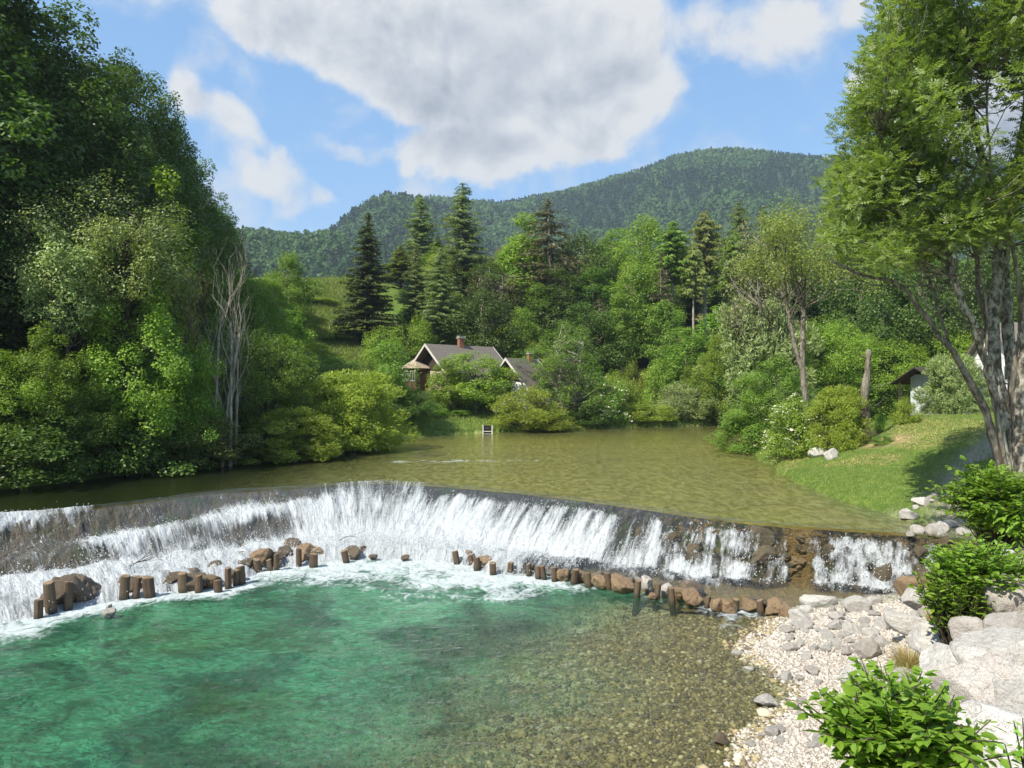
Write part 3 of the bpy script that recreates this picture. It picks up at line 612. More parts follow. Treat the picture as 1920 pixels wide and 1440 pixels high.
def leaves_at(b, P, out, size, aspect=.5, upb=.7, rnd=.8, droop=0.0, along=None, m=0):
    n = len(P); N = norm(out*.5+np.array([0, 0, upb])+unit(n)*rnd)
    A = unit(n) if along is None else norm(along+unit(n)*.35)
    A = norm(A-(A*N).sum(1)[:, None]*N); A[:, 2] -= droop; A = norm(A); Bv = np.cross(N, A)
    L = size*RNG.uniform(.7, 1.35, n); b.leaf(P, A, norm(Bv), L, L*aspect, m)
PROF = dict(oval=lambda h: np.sin(np.pi*np.clip(h, 0, 1)**.75)**.55, round=lambda h: np.sqrt(np.clip(1-(2*h-1)**2, 0, 1)), cone=lambda h: (1-h)**.75*np.clip(h/.12, 0, 1)**.5,
            dome=lambda h: np.sqrt(np.clip(1-h**2.2, 0, 1)), tall=lambda h: np.clip(h/.15, 0, 1)**.5*np.clip((1.02-h)/.55, 0, 1)**.6)
def broad(H, Rr, z0, nc, nl, leaf, prof='oval', clump=.24, aspect=.55, stems=1, trunk_r=None, willow=False, open_=0.0, spread=.35, lumps=.35, bare=0.0):
    cb, tb = Buf(), Buf(); hh = RNG.random(nc*3); pr = PROF[prof](hh); kk = RNG.random(nc*3) < pr**1.3; hh = hh[kk][:nc]; pr = pr[kk][:nc]; n = len(hh)
    th = RNG.uniform(0, 2*np.pi, n); rr = RNG.uniform(.15, 1, n)**.45; ph = RNG.uniform(0, 6, 4)
    lump = 1-lumps+lumps*(.5+.5*np.sin(th*2+ph[0]+hh*5)*np.cos(th*3-hh*7+ph[1]))*1.4
    rad = rr*pr*Rr*lump; zc = z0*H+hh*(1-z0)*H*.97
    C = np.stack([np.cos(th)*rad, np.sin(th)*rad, zc], 1)
    rc = clump*Rr*RNG.uniform(.6, 1.25, n)
    per = np.maximum((nl/n*(rc/rc.mean())**2).astype(int), 4); idx = np.repeat(np.arange(n), per); k = len(idx)
    d = unit(k); q = RNG.uniform(.25, 1, k)**.5
    P = C[idx]+d*q[:, None]*rc[idx][:, None]*[1, 1, .85]
    kz = P[:, 2] > .02; P = P[kz]; dK = d[kz]
    out = norm(P-[0, 0, (z0+(1-z0)*.4)*H])
    if willow: al = norm(out+[0, 0, .5]); leaves_at(cb, P, out, leaf, .28, .3, .9, along=al)
    else: leaves_at(cb, P, norm(out*.6+dK*.9), leaf, aspect, .75, .72, .12)
    tr = trunk_r or H*.014
    for s in range(stems):
        a = RNG.uniform(0, 6.28); lean = (0 if stems == 1 else spread)*Rr
        top = np.array([math.cos(a)*lean, math.sin(a)*lean, (z0+(1-z0)*.75)*H]); b0 = np.array([math.cos(a), math.sin(a), 0])*(0 if stems == 1 else .12+tr*2)
        pts = [b0+(top-b0)*t+np.array([*RNG.normal(0, .02*H*(t*(1-t)*4), 2), 0]) for t in np.linspace(0, 1, 6)]; pts[0][2] = -.4
        tp = spline(pts, 14); tb.tube(tp, np.linspace(tr*(1.25 if stems == 1 else .8), tr*.25, 14), 8)
        sel = RNG.choice(n, min(n, int((16 if stems == 1 else 8)+bare*40)), replace=False)
        for c in C[sel]:
            zz = np.clip(c[2]-RNG.uniform(.35, .7)*math.hypot(c[0], c[1])-.05*H, .12*H if stems > 1 else z0*H*.8, top[2]); i = int(np.argmin(abs(tp[:, 2]-zz))); p0 = tp[i]
            mid = p0*.5+c*.5+[0, 0, -.08*Rr]+RNG.normal(0, .05*Rr, 3)
            tb.tube(spline([p0, mid, c], 7), np.linspace(tr*.42, tr*.08, 7), 5, cap=False)
    return cb, tb, C
def conifer(H, Rr, z0, nw, per, leaf, kind='spruce', gaps=.12):
    cb, tb = Buf(), Buf(); tp = spline([[0, 0, -.4], [0, 0, H*.5], [RNG.normal(0, .012)*H, 0, H*.995]], 14); tb.tube(tp, np.linspace(H*.012+.05, .015, 14), 7)
    P, A, N, S_ = [], [], [], []; sp = kind == 'spruce'; wob = RNG.uniform(0, 6, 3)
    for i in range(nw):
        h = ((i+RNG.random())/nw)**.92; z = (z0+(1-z0)*h)*H; env = (1-h)**(.92 if sp else .62)*np.clip(.6+h*3, 0, 1)*(1+.18*math.sin(h*19+wob[0]))
        if not sp: env *= 1-.35*max(0, .3-h)/.3
        for j in range(RNG.integers(5, 8)):
            if RNG.random() < gaps: continue
            a = RNG.uniform(0, 6.28); L = Rr*env*RNG.uniform(.6, 1.15)+.10; ls = leaf*(.35+.65*min(1, L/(.5*Rr)))
            n = max(3, int(per*L/Rr*1.6)+2); x = np.linspace(.10, 1, n)*L; dr = .32 if sp else .12
            zz = z-dr*x+(.22*x*x/max(L, .3) if sp else .05*x); bp = np.stack([np.cos(a)*x, np.sin(a)*x, zz], 1); f = np.array([math.cos(a), math.sin(a), 0]); sd = np.array([-f[1], f[0], 0])
            if j < 4: tb.tube(np.vstack([[0, 0, z], bp[-1]]), [.012+H*.0012, .008], 4, cap=False)
            for s in (-1, 1, 0, -1, 1):
                dn = (-.35 if s else -.9) if sp else (-.9 if s else -1.6)
                al = norm(f*.7+sd*s*.9+np.array([0, 0, dn])+RNG.normal(0, .25, (n, 3))); P.append(bp+al*ls*.4+RNG.normal(0, .05, (n, 3))); A.append(al); N.append(norm(np.array([0, 0, 1])*(1 if sp else .3)+f*.3+RNG.normal(0, .5, (n, 3)))); S_.append(np.full(n, ls))
    P = np.vstack(P); A = np.vstack(A); N = np.vstack(N); Bv = norm(np.cross(N, A)); L = np.concatenate(S_)*RNG.uniform(.6, 1.3, len(P)); cb.leaf(P, A, Bv, L, L*(.34 if sp else .22))
    k = 40; hz = RNG.uniform(.955, 1.0, k); cb.leaf(np.stack([RNG.normal(0, .03, k)+tp[-1][0], RNG.normal(0, .03, k), hz*H], 1), norm(unit(k)*.6+[0, 0, .8]), unit(k), leaf*.35, leaf*.10)
    return cb, tb, None
def limb(b, p, d, L, r, depth, spread=.55, up=.25, kids=3, seg=6, tips=None):
    pts = [p]; dd = d.copy(); n = 6
    for i in range(n): dd = norm(dd+RNG.normal(0, .09, 3)+[0, 0, up*.10]); pts.append(pts[-1]+dd*L/n)
    b.tube(pts, np.linspace(r, r*.5, n+1), seg, cap=False)
    if tips is not None and depth <= 1: tips.append(pts[-1]); tips.append(pts[-3])
    if depth == 0: return
    for k in range(kids):
        i = RNG.integers(2, n+1) if k else n
        nd = norm(dd+RNG.normal(0, spread, 3)+[0, 0, up]); limb(b, pts[i], nd, L*RNG.uniform(.5, .8), r*.5, depth-1, spread, up, kids, max(4, seg-1), tips)
PROTO = {}
def proto(key, res, bark='grey', name='tree'):
    cb, tb, C = res
    ob = []
    if cb is not None: ob.append(('crown', cb.make('crown', LEAF['mid'], vary=True).data))
    if tb is not None and tb.n: ob.append(('trunk', tb.make('trunk', BARK[bark], smooth=True).data))
    for o in list(COL.objects):
        if o.name.split('.')[0] in ('crown', 'trunk') and o.parent is None: bpy.data.objects.remove(o)
    H = max(v.co.z for nme, me in ob[:1] for v in me.vertices); Wd = np.percentile(np.abs(np.array([v.co.x for v in ob[0][1].vertices])), 97 if tb is None or C is not None else 99.5)
    PROTO[key] = (ob, H, Wd)
proto('oak', broad(12, 4.6, .16, 130, 15000, .26, 'oval'))
proto('maple', broad(12, 4.2, .10, 150, 17000, .24, 'oval', lumps=.5))
proto('alder', broad(14, 3.6, .12, 140, 14000, .25, 'tall', lumps=.45))
proto('poplar', broad(14, 2.9, .10, 130, 12000, .25, 'cone', .30))
proto('beech', broad(26, 8.0, .04, 420, 62000, .30, 'oval', .15, lumps=.3), 'dark')
proto('beech2', broad(26, 7.2, .05, 380, 56000, .30, 'tall', .16, lumps=.45), 'dark')
proto('near_maple', broad(11, 3.8, .05, 240, 42000, .15, 'tall', .19, lumps=.45))
proto('near_round', broad(8, 4.0, .02, 240, 44000, .13, 'round', .19, lumps=.35, stems=4), 'dark')
proto('near_feather', broad(12, 3.4, .03, 260, 26000, .14, 'tall', .17, .4, stems=5, lumps=.45, bare=.6), 'pale')
proto('bush', broad(4, 2.6, .0, 90, 13000, .13, 'dome', .24, stems=6), 'dark')
proto('bush2', broad(4, 2.4, .0, 80, 11000, .14, 'dome', .28, stems=6, lumps=.5), 'dark')
proto('willow', broad(5.5, 3.2, .0, 190, 34000, .20, 'dome', .17, willow=True, stems=9, spread=.6), 'grey')
proto('willow_far', broad(5.5, 3.2, .0, 120, 14000, .24, 'dome', .22, willow=True, stems=8, spread=.6), 'grey')
proto('high_wide', broad(14, 5.0, .46, 150, 22000, .15, 'round', .22, .45, stems=5, spread=.4, bare=.5, lumps=.5), 'dark')
proto('sparse', broad(12, 4.4, .12, 110, 6500, .20, 'round', .24, stems=3, bare=1.2, spread=.5), 'grey')
proto('highcrown', broad(14, 3.4, .55, 110, 13000, .18, 'round', .24, stems=1, bare=.4), 'grey')
proto('spruce', conifer(18, 3.3, .05, 74, 12, .46, gaps=.12), 'brown'); proto('spruce2', conifer(18, 2.5, .12, 60, 10, .46, gaps=.25), 'brown')
proto('larch', conifer(20, 2.9, .12, 70, 10, .50, 'larch', .28), 'grey'); proto('pine', conifer(16, 2.2, .58, 30, 9, .50, 'larch', .2), 'grey')
proto('thin', conifer(17, 2.0, .25, 50, 5, .40, 'larch', .50), 'grey')
def instance(key, name, loc, rz, sc, leaf=None, bark=None, label=None, cat='tree', group=None):
    ob, H, Wd = PROTO[key]; e = empty(name, loc, rz, sc); tag(e, label, cat, group)
    for nme, me in ob:
        o = bpy.data.objects.new(nme, me); COL.objects.link(o); o.parent = e
        mt = LEAF[leaf] if nme == 'crown' and leaf else (BARK[bark] if nme == 'trunk' and bark else None)
        if mt: o.material_slots[0].link = 'OBJECT'; o.material_slots[0].material = mt
    return e
def plant(key, px, top, d, wpx, leaf, label=None, name='broadleaf_tree', cat='tree', group=None, bark=None, smin=.35, rz=None):
    while True:
        x = (px-960)/F*d
        if sdist(np.array([x]), np.array([d]))[0] > smin or d > 140 or d < 26: break
        d += .5
    zb = gz(x, d); ob, H, Wd = PROTO[key]; zt = HC-(top-720)/F*d
    sz = max(zt-zb, .5)/H; sx = (wpx/F*d/2)/Wd
    return instance(key, name, (x, d, zb), RNG.uniform(0, 6.28) if rz is None else rz, (sx, sx, sz), leaf, bark, label, cat, group)
# ---------------------------------------------------------------- trees one by one: kind, photo x, top y, distance, width, leaf
T = plant
G1 = 'tall dark trees on the steep left bank'
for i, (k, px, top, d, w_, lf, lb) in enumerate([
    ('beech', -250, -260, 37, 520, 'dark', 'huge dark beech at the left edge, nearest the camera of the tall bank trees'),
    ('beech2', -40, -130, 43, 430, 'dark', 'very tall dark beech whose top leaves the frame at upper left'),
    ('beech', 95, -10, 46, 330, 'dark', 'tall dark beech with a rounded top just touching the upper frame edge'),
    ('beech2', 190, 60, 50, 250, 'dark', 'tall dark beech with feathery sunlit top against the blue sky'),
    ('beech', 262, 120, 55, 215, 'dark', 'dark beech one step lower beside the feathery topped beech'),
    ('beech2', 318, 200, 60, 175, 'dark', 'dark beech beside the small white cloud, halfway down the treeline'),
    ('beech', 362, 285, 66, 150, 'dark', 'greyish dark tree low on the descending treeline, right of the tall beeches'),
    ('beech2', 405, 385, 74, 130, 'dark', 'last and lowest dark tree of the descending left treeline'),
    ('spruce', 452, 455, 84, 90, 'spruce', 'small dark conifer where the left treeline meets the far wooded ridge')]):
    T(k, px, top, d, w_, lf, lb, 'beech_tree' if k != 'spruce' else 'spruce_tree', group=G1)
for i in range(16):                            # the wood behind that treeline
    d = 48+i*3.2+RNG.uniform(-1, 1); x = -34-RNG.uniform(0, 16)-i*.35; px = 960+F*x/d; line = np.interp(px, [-400, 0, 130, 300, 430, 480], [-300, -20, 60, 240, 430, 480])
    T('beech' if i % 2 else 'beech2', px, line+RNG.uniform(45, 110), d, 11*F/d, 'dark', 'dark tree deep in the wood behind the left treeline', 'beech_tree', group='trees of the wood on the left slope')
GL = 'shrubs and young trees on the left bank'
T('high_wide', 190, 325, 39.5, 300, 'silver', 'tall grey-green feathery tree on slim bare stems at the left bank', bark='dark', group=GL)
T('highcrown', 130, 420, 37, 170, 'silver', 'slim tree with a silvery crown on bare poles at far left', bark='dark', group=GL)
T('highcrown', 232, 400, 37.5, 150, 'olive', 'slim dark-stemmed tree with thin olive crown above the light green sapling', bark='dark', group=GL)
T('poplar', 305, 305, 45, 120, 'bright', 'narrow bright green maple with sunlit tiers against the dark wood', name='maple_tree', group=GL)
T('poplar', 378, 420, 50, 90, 'mid', 'small bright maple beside the dark beeches, right of the narrow maple', name='maple_tree', group=GL)
T('near_maple', 262, 490, 37.5, 205, 'bright', 'light green sapling with airy foliage in front of the dark wood', group=GL)
T('near_maple', 330, 600, 37.5, 150, 'mid', 'upright green broadleaf shrub left of the dead trees', name='shrub', cat='shrub', group=GL)
T('near_maple', 95, 600, 35, 170, 'mid', 'slim green young tree at the far left of the bank', group=GL)
T('near_round', 25, 670, 34, 190, 'bright', 'layered bright green shrub at the far left of the bank', name='shrub', cat='shrub', group=GL)
T('near_maple', -60, 600, 34, 260, 'mid', 'green shrub cut by the left frame edge', name='shrub', cat='shrub', group=GL)
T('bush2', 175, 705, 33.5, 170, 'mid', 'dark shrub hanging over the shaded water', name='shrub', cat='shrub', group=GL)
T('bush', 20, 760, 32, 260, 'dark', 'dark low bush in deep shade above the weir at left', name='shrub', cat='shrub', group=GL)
T('bush2', 270, 760, 36, 200, 'dark', 'dark olive bush overhanging the water left of the bare stems', name='shrub', cat='shrub', group=GL)
T('bush', 370, 765, 39, 180, 'olive', 'dull green bush at the foot of the dead trees', name='shrub', cat='shrub', group=GL)
T('bush', 440, 790, 41, 120, 'dark', 'small dark bush between the dead trees and the willow', name='shrub', cat='shrub', group=GL)
T('near_round', 490, 615, 47, 200, 'mid', 'dark round tree with layered foliage right of the dead trees', group=GL)
T('near_round', 455, 500, 58, 150, 'mid', 'green tree rising behind the dead trees', group=GL)
T('willow', 650, 690, 51.5, 210, 'yellow', 'big yellow-green willow bush beside the river', name='willow_bush', cat='bush', group=GL)
T('willow', 540, 760, 45, 180, 'yellow', 'low spreading willow bush touching the water in front of the big one', name='willow_bush', cat='bush', group=GL)
T('bush', 690, 755, 54, 110, 'yellow', 'low right flank bush of the willow thicket at the water', name='willow_bush', cat='bush', group=GL)
T('maple', 728, 636, 66, 100, 'mid', 'small dark green tree left of the chalet', group=GL)
T('near_round', 770, 725, 66, 90, 'dark', 'dark bush in the corner below the chalet', name='shrub', cat='shrub', group=GL)
# slope of bushes up to the meadow
GS = 'bushes and trees on the slope below the meadow'
for (k, px, top, d, w_, lf, lb) in [
    ('maple', 540, 470, 88, 95, 'mid', 'round tree on the skyline at the left end of the meadow'),
    ('maple', 500, 520, 80, 110, 'mid', 'green tree under the skyline tree left of the meadow'),
    ('oak', 440, 560, 70, 140, 'mid', 'broad green tree above the round dark tree'),
    ('oak', 522, 575, 78, 105, 'bright', 'bright shrubby tree halfway up the slope below the meadow'),
    ('maple', 590, 640, 76, 90, 'bright', 'bright green tree under the meadow, left of the big spruce'),
    ('oak', 560, 655, 66, 130, 'mid', 'dense green tree above the big willow bush'),
    ('oak', 640, 668, 72, 110, 'mid', 'dark green tree at the foot of the big spruce'),
    ('bush', 603, 590, 105, 56, 'bright', 'small bush on the lower left edge of the meadow'), ('bush2', 648, 606, 100, 60, 'mid', 'bush at the foot of the meadow left of the big spruce'), ('bush', 572, 562, 112, 44, 'yellow', 'light bush at the left side of the meadow'), ('bush2', 622, 640, 92, 70, 'bright', 'bright bush below the meadow'),
    ('bush', 770, 590, 92, 90, 'bright', 'bright bush uphill from the chalet roof'),
    ('bush2', 720, 610, 86, 80, 'bright', 'light green bush right of the big spruce'),
    ('bush', 800, 610, 96, 80, 'bright', 'bright bush just above the chalet ridge'),
    ('bush2', 850, 600, 98, 90, 'mid', 'green bush behind the chalet chimney')]:
    T(k, px, top, d, w_, lf, lb, 'tree' if k in ('oak', 'maple') else 'shrub', 'tree' if k in ('oak', 'maple') else 'shrub', GS)
T('spruce', 690, 398, 93, 120, 'spruce', 'big dark spruce standing left of the chalet', name='spruce_tree')
GH = 'tall trees on the hillside behind the chalet'
for (k, px, top, d, w_, lf, nm, lb) in [
    ('pine', 1300, 450, 104, 50, 'olive', 'pine_tree', 'shorter pine between the two tallest pines'), ('thin', 1240, 470, 104, 50, 'brown', 'bare_larch', 'thin grey stem left of the pale-trunked pine'),
    ('larch', 788, 365, 122, 80, 'larch', 'larch_tree', 'slim larch between the big spruce and the tallest larch'),
    ('larch', 868, 342, 118, 105, 'larch', 'larch_tree', 'tallest larch, with drooping branches and two pale trunks'),
    ('spruce2', 820, 440, 120, 70, 'larch', 'larch_tree', 'smaller larch wedged between the two tall larches'),
    ('poplar', 985, 398, 116, 110, 'bright', 'hornbeam_tree', 'bright green pointed tree right of the tallest larch'),
    ('thin', 1030, 372, 112, 110, 'brown', 'bare_larch', 'thin half-dead brownish larch beside the bright pointed tree'),
    ('oak', 1095, 425, 116, 110, 'dark', 'broadleaf_tree', 'dark round tree right of the half-dead larch'),
    ('alder', 1150, 425, 126, 90, 'mid', 'broadleaf_tree', 'hazy green tree in the gap of the forest edge'),
    ('maple', 1205, 400, 118, 120, 'bright', 'broadleaf_tree', 'bright broad tree in the middle of the forest edge'),
    ('pine', 1262, 412, 106, 90, 'mid', 'pine_tree', 'tall pine with a long bare pale trunk'),
    ('pine', 1322, 392, 108, 80, 'olive', 'pine_tree', 'brownish pine with dead lower branches'),
    ('larch', 1385, 378, 122, 110, 'larch', 'larch_tree', 'bushy larch on the right of the brownish pine'),
    ('larch', 1432, 385, 126, 80, 'larch', 'larch_tree', 'round-topped larch at the right end of the forest edge'),
    ('pine', 1378, 430, 104, 70, 'mid', 'pine_tree', 'pine with a thin white trunk above the willow'),
    ('maple', 1190, 490, 106, 130, 'mid', 'broadleaf_tree', 'rounded green tree standing forward of the forest edge'),
    ('oak', 1250, 560, 102, 90, 'mid', 'broadleaf_tree', 'small green tree left of the brown clearing'),
    ('sparse', 935, 500, 112, 120, 'brown', 'broadleaf_tree', 'brown sparse tree above the small white house'),
    ('alder', 1050, 500, 108, 100, 'dark', 'broadleaf_tree', 'dark slim tree in shade behind the small house'),
    ('alder', 1110, 500, 110, 100, 'dark', 'broadleaf_tree', 'dark tree in the shaded middle of the hillside'),
    ('thin', 1125, 560, 104, 60, 'brown', 'bare_larch', 'thin dead conifer in the dark gap of the hillside'),
    ('spruce2', 1290, 470, 112, 60, 'spruce', 'spruce_tree', 'slim spruce between the two bare-trunked pines'),
    ('spruce2', 1345, 480, 114, 60, 'spruce', 'spruce_tree', 'slim spruce right of the brownish pine'),
    ('spruce2', 750, 460, 118, 80, 'olive', 'spruce_tree', 'olive conifer right behind the big spruce')]:
    T(k, px, top, d, w_, lf, lb, nm, group=GH, bark='pale' if k == 'pine' else None)
# garden of the houses and the far bank
GF = 'trees and bushes along the far bank'
for (k, px, top, d, w_, lf, nm, ct, lb) in [
    ('maple', 838, 668, 76, 66, 'bright', 'broadleaf_tree', 'tree', 'pointed light green tree in front of the chalet wall'),
    ('oak', 893, 656, 77, 142, 'bright', 'broadleaf_tree', 'tree', 'rounded bright tree hiding the right half of the chalet'),
    ('bush', 800, 750, 72, 70, 'mid', 'shrub', 'shrub', 'green shrub on the bank left of the wooden steps'),
    ('bush', 850, 765, 75, 60, 'mid', 'shrub', 'shrub', 'small shrub under the pointed garden tree'),
    ('willow_far', 985, 722, 72.5, 130, 'yellow', 'willow_bush', 'bush', 'yellow-green willow bush right of the wooden steps'),
    ('bush', 1020, 770, 73, 120, 'yellow', 'willow_bush', 'bush', 'low front willow bush spreading to the waterline'),
    ('near_feather', 1062, 600, 78, 150, 'mid', 'broadleaf_tree', 'tree', 'tall green tree with visible slim stems right of the small house'),
    ('bush', 1095, 740, 77, 90, 'dark', 'shrub', 'shrub', 'dark bush below the slim-stemmed tree'),
    ('bush2', 1170, 705, 82, 90, 'bright', 'shrub', 'shrub', 'bright green bush right of the elder in bloom'),
    ('bush', 1210, 750, 81, 100, 'yellow', 'shrub', 'shrub', 'yellowish bush at the far bank left of the grey willow'),
    ('willow_far', 1283, 712, 84, 110, 'silver', 'willow_bush', 'bush', 'rounded grey-green willow at the bend of the river'),
    ('bush', 1340, 735, 86, 90, 'dark', 'shrub', 'shrub', 'dark green bush in the river bend behind the grey willow'),
    ('alder', 1290, 610, 92, 110, 'mid', 'broadleaf_tree', 'tree', 'dark green tree uphill of the grey willow'),
    ('bush2', 1240, 670, 92, 80, 'bright', 'shrub', 'shrub', 'bright shrub on the open scrub slope'),
    ('bush', 1190, 665, 94, 60, 'yellow', 'shrub', 'shrub', 'small light shrub at the top of the scrub slope'),
    ('bush2', 1150, 690, 90, 60, 'bright', 'shrub', 'shrub', 'small shrub on the scrub slope behind the elder')]:
    T(k, px, top, d, w_, lf, lb, nm, ct, GF)
def with_blossom(e, key, n, flat=True, size=.22):
    ob, H, Wd = PROTO[key]; me = ob[0][1]; co = np.empty(len(me.vertices)*3); me.vertices.foreach_get('co', co); co = co.reshape(-1, 3)
    r = np.hypot(co[:, 0], co[:, 1])/Wd+co[:, 2]/H; ix = RNG.choice(np.where(r > np.percentile(r, 55))[0], n); b = Buf()
    k = 9; P = np.repeat(co[ix]*1.02, k, 0)+RNG.normal(0, 1, (n*k, 3))*[size*.45, size*.45, size*.10]
    b.leaf(P, norm(unit(n*k)*[1, 1, .2]), norm(unit(n*k)*[1, 1, .3]), size*.45, size*.35); b.make('blossom', M['blossom'], e)
e = T('bush', 1130, 685, 78.5, 85, 'mid', 'elder bush covered in white blossom at the far bank', 'elder_bush', 'bush', GF); with_blossom(e, 'bush', 90, size=.34)
# right bank
GR = 'trees and bushes on the right bank'
for (k, px, top, d, w_, lf, nm, ct, lb) in [
    ('willow', 1425, 545, 57, 190, 'silver', 'willow_tree', 'tree', 'tall silvery willow on the right bank, pale in the sun'),
    ('near_round', 1395, 650, 54, 150, 'mid', 'broadleaf_tree', 'tree', 'green tree below the silvery willow hanging over the water'),
    ('near_maple', 1350, 620, 60, 110, 'bright', 'broadleaf_tree', 'tree', 'bright green tree at the left foot of the silvery willow'),
    ('near_maple', 1450, 660, 51, 160, 'mid', 'broadleaf_tree', 'tree', 'green tree behind the elder on the right bank'),
    ('near_round', 1545, 590, 60, 170, 'bright', 'broadleaf_tree', 'tree', 'light green tree with whitish leaf tips behind the twin-trunk tree'),
    ('near_round', 1640, 622, 64, 170, 'bright', 'broadleaf_tree', 'tree', 'bright green walnut tree above the lawn'),
    ('near_round', 1600, 690, 62, 150, 'mid', 'broadleaf_tree', 'tree', 'green tree right behind the broken snag'),
    ('near_round', 1770, 610, 68, 160, 'bright', 'broadleaf_tree', 'tree', 'yellow-green tree seen between the leaning ash stems'),
    ('willow', 1792, 660, 46, 120, 'silver', 'apple_tree', 'tree', 'grey-green apple tree in front of the shed'),
    ('bush', 1405, 775, 50, 130, 'mid', 'shrub', 'shrub', 'low green boughs drooping into the river on the right bank'),
    ('bush2', 1700, 742, 43, 46, 'yellow', 'young_tree', 'tree', 'small yellow-green fruit tree on the lawn'),
    ('bush', 1650, 768, 42, 22, 'mid', 'young_tree', 'tree', 'tiny dark sapling on the lawn beside the snag'),
    ('willow', 1567, 718, 40.5, 108, 'yellow', 'willow_bush', 'bush', 'ball-shaped willow bush beside the blooming elder'),
    ('bush', 1610, 790, 40, 60, 'brown', 'shrub', 'shrub', 'brown twiggy shrub at the foot of the snag'),
    ('bush2', 1655, 838, 38, 40, 'mid', 'shrub', 'shrub', 'small green weed clump below the dirt patch'),
    ('sparse', 1425, 405, 64, 150, 'brown', 'broadleaf_tree', 'tree', 'brownish twiggy tree with few leaves behind the silvery willow'),
    ('near_maple', 1890, 545, 75, 150, 'bright', 'broadleaf_tree', 'tree', 'bright tree at the right edge beside the white house')]:
    T(k, px, top, d, w_, lf, lb, nm, ct, GR)
e = T('bush2', 1503, 738, 42, 125, 'bright', 'large elder bush with cream flower heads on the right bank', 'elder_bush', 'bush', GR); with_blossom(e, 'bush2', 210, size=.24)
for i in range(16):                            # dark wood behind the right bank
    px = 1500+i*30+RNG.uniform(-12, 12); d = RNG.uniform(84, 104); T(['spruce', 'oak', 'maple'][i % 3], px, RNG.uniform(430, 520), d, RNG.uniform(110, 150), ['spruce', 'dark', 'dark'][i % 3],
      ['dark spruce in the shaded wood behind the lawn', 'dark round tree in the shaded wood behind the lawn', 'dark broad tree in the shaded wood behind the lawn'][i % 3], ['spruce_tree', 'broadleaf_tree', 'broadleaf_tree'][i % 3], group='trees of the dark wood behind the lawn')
# the rest of the hillside wood
ks = [('oak', 'dark', 10.5, 4.2), ('alder', 'mid', 12.5, 3.4), ('maple', 'mid', 11, 4.0), ('spruce2', 'spruce', 14, 2.6), ('larch', 'larch', 15, 2.9), ('thin', 'brown', 13, 2.4), ('maple', 'olive', 10, 4.0), ('poplar', 'mid', 12, 3.2)]
FL = dict(oak='round dark tree filling the hillside wood', alder='slim green tree filling the hillside wood', maple='broad tree filling the hillside wood', spruce2='slim spruce filling the hillside wood',
          larch='larch filling the hillside wood', thin='bare thin larch in the hillside wood', poplar='pointed green tree filling the hillside wood')
cnt = 0; pts = []
for it in range(4000):
    y = RNG.uniform(93, 205); x = RNG.uniform(-.75, .85)*y
    px = 960+F*x/y
    if (-52 < x < -6 and y > 104 and px < 735) or (-30 < x < -14 and y > 98): continue
    if px < 500 and y > 120: continue
    if 1130 < px < 1330 and y < 103: continue
    if 25 < x < 46 and 104 < y < 132 and RNG.random() < .8: continue
    if 560 < px < 745: continue
    if any(abs(px-c_) < 24 for c_ in (1262, 1322, 1378)) and y < 120: continue
    mind = 3.6+max(0, y-95)*.035
    if any((x-a)**2+(y-b)**2 < mind**2 for a, b in pts): continue
    pts.append((x, y)); k, lf, H, rr = ks[RNG.choice(8, p=[.17, .17, .18, .15, .11, .06, .08, .08])]
    s = RNG.uniform(.72, 1.12); ob, HH, Wd = PROTO[k]; g_ = gz(x, y); zt = HC-(np.interp(px, [400, 500, 560, 750, 780, 900, 960, 1100, 1250, 1450, 1600], [490, 520, 545, 470, 440, 500, 455, 435, 425, 405, 420])-720)/F*y; H = min(H, max((zt-g_)/s, 4))
    instance(k, {'spruce2': 'spruce_tree', 'larch': 'larch_tree', 'thin': 'bare_larch'}.get(k, 'broadleaf_tree'), (x, y, gz(x, y)), RNG.uniform(0, 6.3), (rr/Wd*s, rr/Wd*s, H/HH*s), lf, None, FL[k], 'tree', 'trees filling the wooded hillside')
    cnt += 1
    if cnt >= 230: break
# understory bushes on the hillside
cnt = 0
for it in range(600):
    y = RNG.uniform(84, 112); x = RNG.uniform(-28, 75); px = 960+F*x/y
    if sdist(np.array([x]), np.array([y]))[0] < 7 or (1140 < px < 1320 and RNG.random() < .55) or (740 < px < 1010 and y < 93) or px < 735: continue
    k = ['bush', 'bush2', 'willow_far'][RNG.integers(3)]; s = RNG.uniform(.45, .95)
    instance(k, 'shrub', (x, y, gz(x, y)-.1), RNG.uniform(0, 6.3), (s, s, s*RNG.uniform(.7, 1.1)), ['mid', 'bright', 'olive', 'yellow', 'dark'][RNG.integers(5)], None,
             'bush in the undergrowth at the foot of the hillside wood', 'shrub', 'undergrowth bushes below the hillside wood'); cnt += 1
    if cnt >= 110: break
# ---------------------------------------------------------------- forest over the far hills: one wooded mass
n = 30000
fy = 330+(1500-330)*RNG.random(n)**.72; fpx_ = RNG.uniform(250, 1990, n); fx = (fpx_-960)/F*fy; fz = hill_z(fx, fy)
vis = np.ones(n, bool); fx, fy, fz = fx[vis], fy[vis], fz[vis]; n = len(fx)
con = (vnoise(fx+900, fy, 90, 3)+RNG.normal(0, .08, n)) > .50
hh = np.where(con, RNG.uniform(9, 15, n), RNG.uniform(9, 14, n))*np.interp(fy, [300, 1250], [.85, 1.15]); ww = np.where(con, hh*.27, hh*.48)
k = 50; hrel = RNG.random((n, k))**.8; th = RNG.uniform(0, 6.28, (n, k))
prf = np.where(con[:, None], (1-hrel)**.9, np.sqrt(np.clip(1-(hrel*1.15-.15)**2.4, 0, 1))); rad = prf*ww[:, None]*RNG.uniform(.7, 1.05, (n, k))
lf = .35+.55*vnoise(fx, fy, 30, 2)
